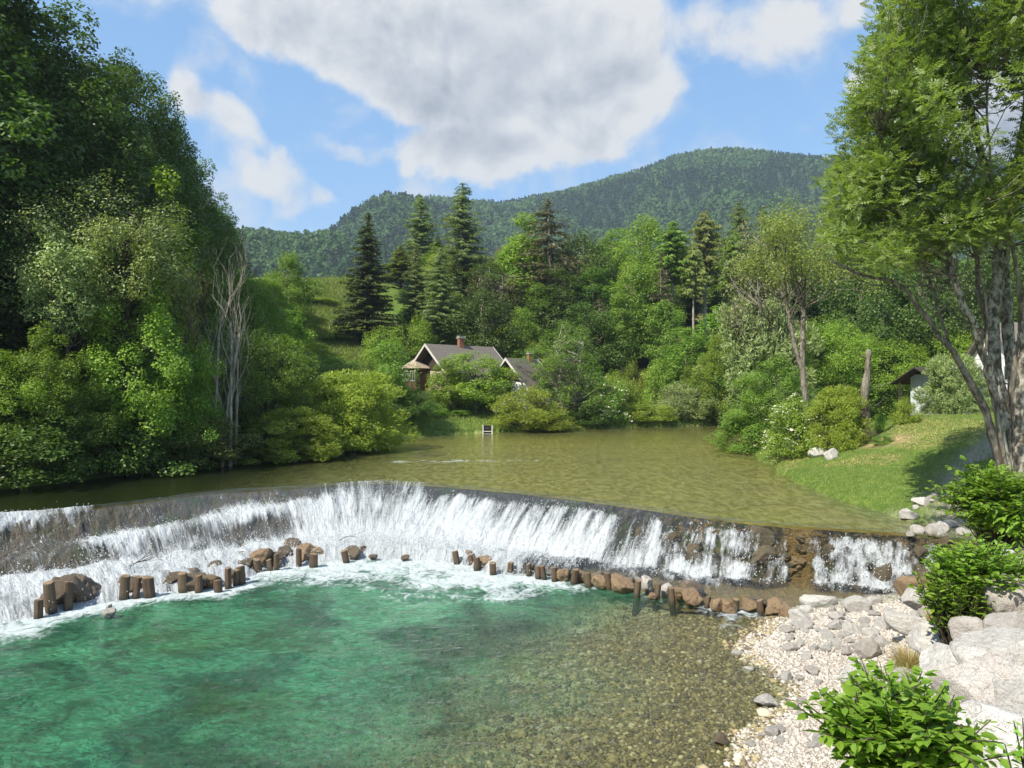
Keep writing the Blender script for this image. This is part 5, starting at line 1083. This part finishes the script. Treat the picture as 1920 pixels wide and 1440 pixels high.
# ---------------------------------------------------------------- leafy shrubs close by
def leafy(name, px, py, d, wpx, hpx, ns, leafL, label, base=None, seed_up=1.0, nl=16):
    c = at(px, py, d); w_ = wpx/F*d/2; h = hpx/F*d/2; g = base if base is not None else gz(c[0], c[1]); root = empty(name, (c[0], c[1], g)); tag(root, label, 'shrub', 'leafy green shrubs on the near right bank')
    sb, lb_ = Buf(), Buf(); V, F4 = [], []; k = 0
    for s in range(ns):
        o = unit(1)[0]; o[2] = abs(o[2])*.9 if RNG.random() < .8 else -abs(o[2])*.5; q = RNG.uniform(.35, 1.0) if RNG.random() < .85 else RNG.uniform(1, 1.3); tip = np.array([o[0]*w_*q, o[1]*w_*.9*q, c[2]-g+o[2]*h*q]); b0 = np.array([RNG.normal(0, w_*.12), RNG.normal(0, w_*.12), -.05])
        mid = b0*.45+tip*.55+[0, 0, h*.35]+RNG.normal(0, .08*w_, 3); st = spline([b0, mid, tip], 26); sb.tube(st, np.linspace(.012, .004, 26), 5, cap=False)
        st = st[8:]; 
        for i in range(nl):
            t = 1-(i/nl)**1.1; j = int(t*(len(st)-2)); p = st[j]; tn = norm(st[min(j+1, len(st)-1)]-st[max(j-1, 0)]); side = norm(np.cross(tn, [0, 0, 1]))*(1 if i % 2 else -1)
            al = norm(side*1.0+tn*.75+np.array([0, 0, -.18])+RNG.normal(0, .25, 3)); nn = norm(np.array([0, 0, 1])+RNG.normal(0, .32, 3)+side*.25); bv = norm(np.cross(nn, al)); nn = np.cross(al, bv)
            L = leafL*RNG.uniform(.55, 1.2)*(.6+.4*min(1, i/3)); Wd = L*RNG.uniform(.50, .64); p = p+al*L*.15
            pts = [p, p+al*L*.28+bv*Wd*.42-nn*L*.01, p+al*L*.62+bv*Wd*.40-nn*L*.06, p+al*L-nn*L*.20, p+al*L*.62-bv*Wd*.40-nn*L*.06, p+al*L*.28-bv*Wd*.42-nn*L*.01, p+al*L*.30-nn*L*.05, p+al*L*.64-nn*L*.12]
            V += pts; F4 += [[k, k+1, k+6, k+6], [k+1, k+2, k+7, k+6], [k+6, k+7, k+4, k+5]]; F4[-3] = None
            F4 = [f for f in F4 if f is not None] if False else F4
            k += 8
    n = k//8; B_ = np.arange(n)[:, None]*8; V = np.array(V)
    q4 = np.concatenate([B_+[1, 2, 7, 6], B_+[6, 7, 4, 5]]); t3 = np.concatenate([B_+[0, 1, 6], B_+[0, 6, 5], B_+[2, 3, 7], B_+[7, 3, 4]]); rv = RNG.random(n)
    mk('foliage', V, [q4, t3], LEAF['shrub'], root, fattr={'v': np.concatenate([np.tile(rv, 2), np.tile(rv, 4)])}, smooth=False); sb.make('stems', BARK['dark'], root); return root
leafy('hazel_shrub', 1868, 945, 16.5, 215, 165, 380, .17, 'dense bright green shrub in front of the ash trunks', nl=20)
leafy('hazel_shrub', 1935, 1000, 15.5, 140, 150, 110, .16, 'green shrub cut by the right edge beside the dense shrub', nl=18)
leafy('knotweed_shrub', 1835, 1062, 13.0, 190, 125, 240, .15, 'lighter green shrub leaning over the right end of the falls', nl=18)
leafy('knotweed_shrub', 1790, 1100, 12.6, 130, 90, 80, .14, 'small leafy shoots below the leaning shrub', nl=14)
leafy('knotweed_shrub', 1690, 1375, 6.4, 310, 225, 230, .14, 'large-leaved bright green bush in the bottom foreground', base=.9, nl=20)
leafy('knotweed_shrub', 1925, 1385, 5.6, 110, 150, 7, .12, 'few thin leafy shoots at the lower right corner', base=.9, nl=10)
def tuft(px, py, hpx, wpx, n, mat, label, d=None):
    p = ground_hit(px, py) if d is None else at(px, py, d); s = p[1]/F; b = Buf(); k = n; a = RNG.uniform(0, 6.28, k); rr = RNG.uniform(0, 1, k)*wpx*s*.25; B0 = np.stack([np.cos(a)*rr, np.sin(a)*rr, np.full(k, -.05)], 1)
    dirs = norm(np.stack([np.cos(a)*.35, np.sin(a)*.35, np.ones(k)], 1)+RNG.normal(0, .18, (k, 3))); L = hpx*s*RNG.uniform(.6, 1.1, k)[:, None]; side = norm(np.cross(dirs, unit(k)))*.0045*max(1, p[1]/9)
    M1 = B0+dirs*L*.55; T1 = B0+dirs*L+np.stack([np.cos(a), np.sin(a), -np.ones(k)*.5], 1)*L*.18; V = np.stack([B0-side, B0+side, M1+side*.8, M1-side*.8, T1], 1).reshape(-1, 3); q = np.arange(k)[:, None]*5
    b.add(V, f4=q+[0, 1, 2, 3]); b.f3.append(q+[3, 2, 4]); b.m3.append(np.zeros(k)); o = b.make('grass_tuft', LEAF[mat], vary=True); o.location = p; tag(o, label, 'grass', 'grass tufts among the bank rocks')
for i, (px, py, hp, wp, n, mt, lb) in enumerate([(1705, 1262, 70, 70, 260, 'straw', 'dry grass tuft at the edge of the gravel'), (1860, 1175, 70, 60, 220, 'grass', 'green grass tuft beside the narrow pinkish boulder'), (1765, 1180, 50, 60, 200, 'straw', 'thin grass tuft between the bank boulders'),
                                                 (1720, 1290, 55, 50, 160, 'grass', 'short green tuft below the dry one'), (1905, 1290, 120, 110, 200, 'straw', 'tall thin dry grass over the boulder at the right edge'), (1800, 1420, 120, 120, 180, 'grass', 'grass behind the large-leaved bush'),
                                                 (1880, 1425, 120, 100, 160, 'straw', 'dry grass in the lower right corner'), (1740, 1215, 45, 50, 160, 'straw', 'small dry tuft in the middle of the bank rocks')]):
    tuft(px, py, hp, wp, n, mt, lb)
b = Buf()
for i in range(9): limb(b, RNG.normal(0, .1, 3), norm(np.array([RNG.normal(0, .7), RNG.normal(0, .5), .8])), .55, .006, 2, .5, -.1, 3, 4)
o = b.make('dry_bramble', BARK['brown']); p = ground_hit(1885, 1400); o.location = p+[0, 0, .1]; tag(o, 'tangle of bare brown bramble stems over the corner boulder', 'bramble')
# lawn grass
def blades(name, X_, Y_, hmin, hmax, wd, mats, label, v=None):
    k = len(X_); B0 = np.stack([X_, Y_, ground_z(X_, Y_)-.01], 1); dr = norm(np.array([0, 0, 1])+RNG.normal(0, .35, (k, 3))); L = RNG.uniform(hmin, hmax, k)[:, None]; sd = norm(np.cross(dr, unit(k)))*wd
    V = np.stack([B0-sd, B0+sd, B0+dr*L], 1).reshape(-1, 3); o = mk(name, V, np.arange(3*k).reshape(-1, 3), mats, fattr={'v': RNG.random(k)}); tag(o, label, 'grass', kind='stuff'); return o
n = 130000; y = RNG.uniform(23, 58, n); x = RNG.uniform(12, 44, n); s = sdist(x, y); k_ = (s > .15) & (x/y < .78) & ((vnoise(x+50, y, 4.5) < .50) | (RNG.random(n) < .62) | (s > 12)); k_ &= ~((np.abs(x-19.6) < 1.5) & (np.abs(y-38.6) < 3.2)); x, y = x[k_], y[k_]
blades('lawn_grass', x, y, .05, .16, .012, LEAF['grass'], 'short green grass of the riverside lawn')
n = 12000; y = RNG.uniform(23.5, 45, n); x = RNG.uniform(12.8, 24, n); s = sdist(x, y); k_ = (s > .1) & (vnoise(x+50, y, 4.5) > .46) & (s < 12); blades('dead_leaves', x[k_], y[k_], .03, .08, .035, LEAF['straw'], 'fallen pale leaves and dry grass on the river bank')
n = 50000; y = RNG.uniform(84, 135, n); x = y*RNG.uniform(-.30, -.18, n); blades('meadow_grass', x, y, .25, .7, .06, LEAF['grass'], 'long grass of the sloping meadow')
n = 60000; y = RNG.uniform(60, 92, n); x = RNG.uniform(-14, 28, n); s = sdist(x, y); k_ = (s > .1) & (s < 12); blades('bank_grass', x[k_], y[k_], .12, .45, .03, LEAF['grass'], 'tall grass along the far bank')
# ---------------------------------------------------------------- houses
M['roof'] = m_flat('roof_tiles', (.155, .135, .115), .8, .30, 9, .2, .4, (2, 5.0, .55)); M['cream'] = m_flat('cream_plaster', (.46, .38, .25), .9, .1); M['whitewall'] = m_flat('white_plaster', (.78, .78, .76), .9, .06)
M['wood'] = m_flat('brown_boards', (.095, .05, .03), .7, .3, 5, .3, .3, (0, 6, .5)); M['darkwood'] = m_flat('dark_timber', (.045, .035, .028), .8, .3); M['trim'] = m_flat('white_board', (.52, .50, .46), .6, .05); M['brick'] = m_flat('red_brick', (.26, .12, .07), .85, .3, 14)
M['glass'] = m_flat('window_glass', (.03, .04, .05), .08, .1, 3, .8, 0); M['metal'] = m_flat('grey_metal', (.30, .31, .32), .5, .1); M['concrete'] = m_flat('concrete', (.50, .48, .44), .9, .15)
M['shedwall'] = m_flat('shed_wall', (.50, .53, .54), .8, .1); M['hipstone'] = m_flat('weathered_shingle', (.33, .27, .20), .85, .25, 9, .2, .3, (2, 6, .6)); M['carpaint'] = m_flat('white_paint', (.75, .76, .77), .3, .03)
class Frame:                                  # u along the ridge, v across (to the right, towards the camera), heights absolute
    def __init__(s, A, Bp): s.A = np.array([A[0], A[1], 0.]); u = np.array([Bp[0]-A[0], Bp[1]-A[1], 0.]); s.L = np.linalg.norm(u); s.u = u/s.L; s.v = np.array([s.u[1], -s.u[0], 0]); s.rz = math.atan2(s.u[1], s.u[0])
    def p(s, u, v, z): return s.A+s.u*u+s.v*v+np.array([0, 0, z])
def gable_house(fr, half, zr, ze, zb, over, side_over, wallm, gablem, zsplit, root, name_roof='roof', th=.16):
    L = fr.L; b = Buf(); P = fr.p; zin = lambda v: zr-(zr-ze)*abs(v)/half-.05
    for v in (-half, half): b.poly([P(over, v, zb), P(L-over, v, zb), P(L-over, v, zin(v)), P(over, v, zin(v))], 0, fr.v*(-.2*np.sign(v)))
    for u, sg in ((over, 1), (L-over, -1)):
        b.poly([P(u, -half+.2, zb), P(u, half-.2, zb), P(u, half-.2, zsplit), P(u, -half+.2, zsplit)], 0, fr.u*.2*sg)
    b.make('wall', wallm, root); b = Buf()
    for u, sg in ((over, 1), (L-over, -1)): b = Buf(); b.poly([P(u-.03*sg, -half+.2, zsplit), P(u-.03*sg, half-.2, zsplit), P(u-.03*sg, half-.2, zin(half-.2)), P(u-.03*sg, 0, zin(0)), P(u-.03*sg, -half+.2, zin(half-.2))], 0, fr.u*.2*sg); b.make('gable', gablem, root)
    rf = Buf(); k = 1+side_over/half
    for sg in (-1, 1):
        e = half*k; zz = zr-(zr-ze)*k; rf.poly([P(0, 0, zr), P(L, 0, zr), P(L, sg*e, zz), P(0, sg*e, zz)], 0, [0, 0, th])
    ro = rf.make(name_roof, M['roof'], root); tb = Buf(); e = half*k; zz = zr-(zr-ze)*k
    for sg in (-1, 1):
        for u in (-.06, L+.01): tb = Buf(); tb.poly([P(u, 0, zr-.10), P(u, sg*e, zz-.10), P(u, sg*e, zz+th+.04), P(u, 0, zr+th+.04)], 0, fr.u*.05); tb.make('rake_board', M['trim'] if half < 3.5 else M['roof'], root)
    tb = Buf()
    for u in np.arange(.5, L-.3, .8):
        for sg in (-1, 1): tb.box(P(u, sg*(half+side_over*.5), zr-(zr-ze)*(half+side_over*.5)/half-.10), .10, side_over*.95, .12, fr.rz, tilt=[[1, 0, 0], [0, 1, 0], [0, -sg*(zr-ze)/half, 1]])
    tb.make('rafter', M['darkwood'], root); return ro
def window(fr_, u, v, z, w_, h, axis, root, sash=M['trim'], out=-1):
    """axis 'g': in the gable (normal -u); 's': in the side wall (normal +v)"""
    b = Buf(); nrm = -fr_.u if axis == 'g' else fr_.v; al = fr_.v if axis == 'g' else fr_.u; c = fr_.p(u, v, z)
    q = lambda a, zz: c+al*a+np.array([0, 0, zz])
    for a0, a1, z0, z1 in [(-w_/2-.06, w_/2+.06, h/2, h/2+.07), (-w_/2-.06, w_/2+.06, -h/2-.07, -h/2), (-w_/2-.06, -w_/2, -h/2, h/2), (w_/2, w_/2+.06, -h/2, h/2), (-.025, .025, -h/2, h/2)]:
        b.poly([q(a0, z0), q(a1, z0), q(a1, z1), q(a0, z1)], 0, nrm*.06)
    f = b.make('window', sash, root); b = Buf(); b.poly([q(-w_/2, -h/2), q(w_/2, -h/2), q(w_/2, h/2), q(-w_/2, h/2)], 0, nrm*.02); b.make('pane', M['glass'], f)
def chimney(c, w_, h, root, roof=None):
    b = Buf(); b.box(np.array(c)+[0, 0, h/2], w_, w_*.8, h, .6); ch = b.make('chimney', M['brick'], roof or root); b = Buf(); b.box(np.array(c)+[0, 0, h+.04], w_*1.3, w_*1.1, .08, .6); b.box(np.array(c)+[0, 0, h+.22], w_*1.2, w_, .06, .6)
    for dx in (-.3, .3): b.box(np.array(c)+[dx*w_, 0, h+.13], .08, .08, .14)
    b.make('chimney_cap', M['concrete'], ch if roof is None else root)
def chalet():
    A = at(797, 643, 80); B_ = at(924, 652, 87); fr_ = Frame(A, B_); zr = (A[2]+B_[2])/2-.16; root = empty('chalet', (0, 0, 0)); tag(root, 'chalet with grey tiled roof, brown wooden bay and brick chimney behind garden trees', 'house')
    half, ze, zb = 3.3, zr-3.0, .4; ro = gable_house(fr_, half, zr, ze, zb, 1.1, .9, M['cream'], M['darkwood'], zr-2.6, root)
    chimney(fr_.p(fr_.L*.50, .1, zr-.2), .62, 1.15, root)
    P = fr_.p; zs = zr-2.6                                      # wooden corner bay on the left of the gable
    b = Buf(); bay = [P(-.5, -3.4, 0), P(-.5, -.9, 0), P(1.2, -.9, 0), P(1.2, -3.4, 0)]; z0, z1 = zr-5.0, zr-2.35
    b.poly([q+[0, 0, z0] for q in bay], 0, [0, 0, z1-z0]); by = b.make('bay', M['wood'], root)
    top = (bay[0]+bay[2])/2+[0, 0, z1+1.0]; k = [(q-(bay[0]+bay[2])/2)*1.32+(bay[0]+bay[2])/2+[0, 0, z1-.12] for q in bay]; b = Buf(); b.add(np.array(k+[top]), f4=[[0, 1, 2, 3]], f3=[[0, 4, 1], [1, 4, 2], [2, 4, 3], [3, 4, 0]]); b.make('bay_roof', M['hipstone'], root)
    window(fr_, -.5, -2.7, zr-3.3, .7, 1.0, 'g', root); window(fr_, -.5, -1.5, zr-3.3, .7, 1.0, 'g', root); window(fr_, 1.1, .9, zr-3.5, .8, 1.0, 'g', root); window(fr_, 1.1, -.2, zr-6.1, .8, 1.1, 'g', root); window(fr_, 1.1, 1.7, zr-6.1, .8, 1.1, 'g', root)
    for u in (2.5, 4.6, 6.7): window(fr_, u, half, zr-4.6, .8, 1.0, 's', root)
    b = Buf(); b.poly([P(-1.9, -4.6, zr-5.2), P(-.2, -4.6, zr-4.7), P(-.2, -1.6, zr-4.7), P(-1.9, -1.6, zr-5.2)], 0, [0, 0, .1]); b.make('lean_to_roof', M['hipstone'], root)
    b = Buf(); b.poly([P(-2.6, -1.2, zr-6.9), P(-.2, -1.2, zr-6.9), P(-.2, .4, zr-6.1), P(-2.6, .4, zr-6.1)], 0, [0, 0, .1]); b.poly([P(-2.6, 2.0, zr-6.9), P(-.2, 2.0, zr-6.9), P(-.2, .4, zr-6.1), P(-2.6, .4, zr-6.1)], 0, [0, 0, .1]); b.make('porch_roof', M['darkwood'], root)
    b = Buf()
    for v in (-1.1, 1.9): b.box(P(-2.4, v, (zr-6.9+zb)/2), .14, .14, zr-6.9-zb)
    b.make('porch_post', M['wood'], root)
    b = Buf(); b.box(P(-1.5, -3.2, zb+.9), 2.2, 1.8, 1.9, fr_.rz); b.make('porch_wall', M['whitewall'], root)
chalet()
def cottage():
    A = at(948, 671, 78); B_ = at(1008, 673, 83); fr_ = Frame(A, B_); zr = A[2]-.16; root = empty('cottage', (0, 0, 0)); tag(root, 'small white house with wooden gable and grey roof behind the far-bank bushes', 'house')
    gable_house(fr_, 2.3, zr, zr-2.6, .5, .7, .6, M['whitewall'], M['wood'], zr-2.1, root); chimney(fr_.p(fr_.L*.72, .1, zr-.2), .5, .9, root); window(fr_, .7, -.3, zr-1.6, .6, .5, 'g', root); window(fr_, .7, .1, zr-3.2, .7, .9, 'g', root)
cottage()
def shed():
    A = at(1722, 697, 52); root = empty('shed', (0, 0, 0)); tag(root, 'grey-walled garden shed with an overhanging dark roof and stacked firewood', 'shed'); fr_ = Frame((A[0], A[1], 0), (A[0]+5.5, A[1]+2.2, 0))
    P = fr_.p; zb = gz(A[0]+1.5, A[1])-.1; zr = A[2]; b = Buf(); b.box(P(3.4, 0, (zb+.35+zr-.2)/2), 5.2, 2.6, zr-zb-.5, fr_.rz); b.make('wall', M['shedwall'], root); b = Buf(); b.box(P(3.4, 0, zb+.15), 5.4, 2.8, .5, fr_.rz); b.make('plinth', M['concrete'], root)
    b = Buf(); b.poly([P(-.2, 1.9, zr-.9), P(6.4, 1.9, zr-.9), P(6.4, -.2, zr+.25), P(-.2, -.2, zr+.25)], 0, [0, 0, .1]); b.poly([P(-.2, -2.2, zr-.9), P(6.4, -2.2, zr-.9), P(6.4, -.2, zr+.25), P(-.2, -.2, zr+.25)], 0, [0, 0, .1]); b.make('roof', M['darkwood'], root)
    b = Buf(); b.box(P(.1, 1.6, (zb+zr-.8)/2), .12, .12, zr-.8-zb); b.box(P(.1, -1.6, (zb+zr-.8)/2), .12, .12, zr-.8-zb); b.make('roof_post', M['darkwood'], root)
    b = Buf()
    for i in range(16):
        for j in range(6):
            c = P(2.5+i*.17, 1.55, zb+.5+j*.16)+RNG.normal(0, .012, 3); b.tube([c-fr_.v*.2, c+fr_.v*.25], .075, 7)
    b.make('firewood', BARK['grey'], root)
shed()
def white_house():
    A = at(1862, 596, 66); root = empty('white_house', (0, 0, 0)); tag(root, 'white house with tiled roof half hidden behind the ash trunks', 'house'); fr_ = Frame((A[0]+1.4, A[1]+3, 0), (A[0]+10, A[1]+3, 0)); zr = A[2]-.3
    gable_house(fr_, 3.6, zr, zr-3.3, gz(A[0], A[1])-.2, .6, .7, M['whitewall'], M['whitewall'], zr-3.2, root); window(fr_, .6, 0, zr-4.6, .9, 1.2, 'g', root); window(fr_, .6, 2.0, zr-4.6, .9, 1.2, 'g', root); window(fr_, 3, 3.6, zr-4.6, .9, 1.2, 's', root)
white_house()
def steps():
    p = atz(914, 808, .25); root = empty('wooden_steps', (p[0], p[1], gz(p[0], p[1]+.5)-.1)); tag(root, 'small wooden bathing steps with white side rails on the far bank', 'steps')
    for s in (-1, 1): b = Buf(); b.box((s*.42, .1, .55), .07, .10, 1.25, tilt=[[1, 0, 0], [0, 1, .35], [0, 0, 1]]); b.make('side_rail', M['trim'], root)
    for i in range(5): b = Buf(); b.box((0, .1+.25*(i-.5)*.35*1.0-.05, .12+i*.24), .78, .16, .06); b.make('tread', M['trim'] if i < 3 else M['darkwood'], root)
    b = Buf(); b.box((0, .34, .55), .78, .04, 1.2); b.make('back_board', M['darkwood'], root)
steps()
def car():
    p = at(1912, 752, 55); root = empty('parked_car', (p[0]+.6, p[1], gz(p[0], p[1])), .3); tag(root, 'white parked car glimpsed between the ash trunks', 'car'); prof = [(-2.1, .45), (-2.1, .85), (-1.3, .98), (-.7, 1.42), (.7, 1.45), (1.5, 1.0), (2.15, .9), (2.2, .45)]
    def hull(pr, w_, nm, mt, par):
        b = Buf(); n = len(pr); V = [[x, -w_, z] for x, z in pr]+[[x, w_, z] for x, z in pr]; b.add(V, f4=[[i, (i+1) % n, n+(i+1) % n, n+i] for i in range(n)], f3=[[0, i+1, i] for i in range(1, n-1)]+[[n, n+i, n+i+1] for i in range(1, n-1)]); return b.make(nm, mt, par)
    hull(prof, .85, 'body', M['carpaint'], root); hull([(-1.15, 1.0), (-.62, 1.36), (.62, 1.38), (1.3, 1.03)], .865, 'side_windows', M['glass'], root)
    for x in (-1.35, 1.4):
        for s in (-1, 1): b = Buf(); b.tube([[x, s*.66, .32], [x, s*.88, .32]], .32, 18); wh = b.make('wheel', M['darkwood'], root); b = Buf(); b.tube([[x, s*.85, .32], [x, s*.90, .32]], .19, 14); b.make('rim', M['metal'], wh)
    for s in (-1, 1): b = Buf(); b.box((-2.1, s*.62, .72), .06, .3, .14); b.make('headlight', M['glass'], root)
car()
# ---------------------------------------------------------------- labels: where each of the many trees and stones stands
def px_(o): return 960+F*o.location.x/o.location.y
def place_words(o):
    x, y, z = o.location; px = 960+F*x/y
    if y < 26: return None
    a = 'at the left of the big spruce' if px < 690 else 'behind the chalet' if px < 930 else 'behind the small white house' if px < 1060 else 'above the open scrub slope' if px < 1250 else 'around the brown clearing' if px < 1400 else 'behind the silvery willow' if px < 1560 else 'behind the lawn' if px < 1800 else 'behind the ash'
    b = 'front row' if y < 104 else 'middle rows' if y < 135 else 'back rows'
    return a, b
SHORTK = {'spruce_tree': 'spruce', 'larch_tree': 'larch', 'bare_larch': 'thin bare larch', 'broadleaf_tree': 'green broadleaf tree', 'shrub': 'bush', 'beech_tree': 'dark beech'}
for o in list(COL.objects):
    g = o.get('group')
    if g in ('trees filling the wooded hillside', 'undergrowth bushes below the hillside wood', 'trees of the dark wood behind the lawn'):
        a, b = place_words(o); h = 'tall' if o.scale[2] > (.95 if 'tree' in o.name else .7) else 'short'
        if 'dark wood' in g: a = 'in dark wood '+('behind the snag' if px_(o) < 1640 else 'over the shed' if px_(o) < 1780 else 'past the ash')
        o['label'] = '%s %s %s, %s' % (h, SHORTK.get(o.name.split('.')[0], 'tree'), a, b)
    elif g == 'cobbles on the gravel beach':
        r = max(o.scale); sz_w = 'big' if r > .28 else 'middling' if r > .17 else 'small'; c = 'pinkish' if 'pink' in o.material_slots[0].material.name else 'grey-white'
        q = o.location.x-np.interp(o.location.y, SHORE[:, 1], SHORE[:, 0]); w1 = 'near the waterline' if q < .7 else 'in the middle of the beach' if q < 2 else 'by the foot of the boulders'
        w2 = 'below the falls basin' if o.location.y > 18.5 else 'on the mid beach' if o.location.y > 15 else 'close to the bright green bush'
        o['label'] = '%s %s cobble %s, %s' % (sz_w, c, w1, w2)
    elif g == 'stones between the wooden posts':
        px = 960+F*o.location.x/o.location.y; seg = 'in the far left post cluster' if px < 180 else 'in the second post cluster' if px < 310 else 'in the third post cluster' if px < 460 else 'where driftwood hangs left of the foam' if px < 620 else 'in the foam gap between the post rows' if px < 820 else 'at the start of the right post row' if px < 1060 else 'in the middle of the right post row' if px < 1240 else 'near the right end of the post row'
        o['label'] = o['label'].split(' packed')[0]+' '+seg
    elif g in ('stones wedged in the rock bank', 'stones above the right end of the weir'):
        c = 'pinkish' if 'pink' in o.material_slots[0].material.name else 'grey-white'; s_ = 'larger' if max(o.scale) > .24 else 'small'
        if 'above' in g: w_ = 'on the bank above the weir end, '+('at the waterline' if o.location.z < .15 else 'higher up')
        else: w_ = 'in the rock bank, '+('under the leaning shrub' if o.location.y > 14 else 'behind the bright green bush' if o.location.y > 9.5 else 'by the lower right corner')
        o['label'] = '%s %s stone %s' % (s_, c, w_)

sets = {}
for o in COL.objects:
    if o.get('group') in ('trees filling the wooded hillside', 'undergrowth bushes below the hillside wood', 'trees of the dark wood behind the lawn', 'stones between the wooden posts', 'stones above the right end of the weir', 'stones wedged in the rock bank'): sets.setdefault(o['label'], []).append(o)
NUM = ['leftmost', 'second from left', 'third from left', 'fourth from left', 'fifth from left', 'sixth from left', 'seventh from left', 'eighth from left', 'ninth from left']
for lb, os_ in sets.items():
    if 1 < len(os_) <= 9:
        for i, o in enumerate(sorted(os_, key=px_)):
            t_ = lb+', '+NUM[i]
            if len(t_.replace(',', ' ').split()) <= 16: o['label'] = t_
# ---------------------------------------------------------------- air between here and the far hills
hb = Buf(); hb.box((200, 1170, 190), 4600, 2900, 400)
haze = hb.make('haze', [])
hm = bpy.data.materials.new('haze'); hm.use_nodes = True; ht = NT(hm.node_tree); ht.n.clear()
pv_ = ht.new('ShaderNodeVolumePrincipled', ins={'Color': (.70, .83, 1.0, 1), 'Density': .00021, 'Anisotropy': .2})
ht.l.new(pv_.outputs[0], ht.new('ShaderNodeOutputMaterial').inputs['Volume']); haze.data.materials.append(hm)
tag(haze, 'thin blue haze over the valley', 'haze', kind='stuff')
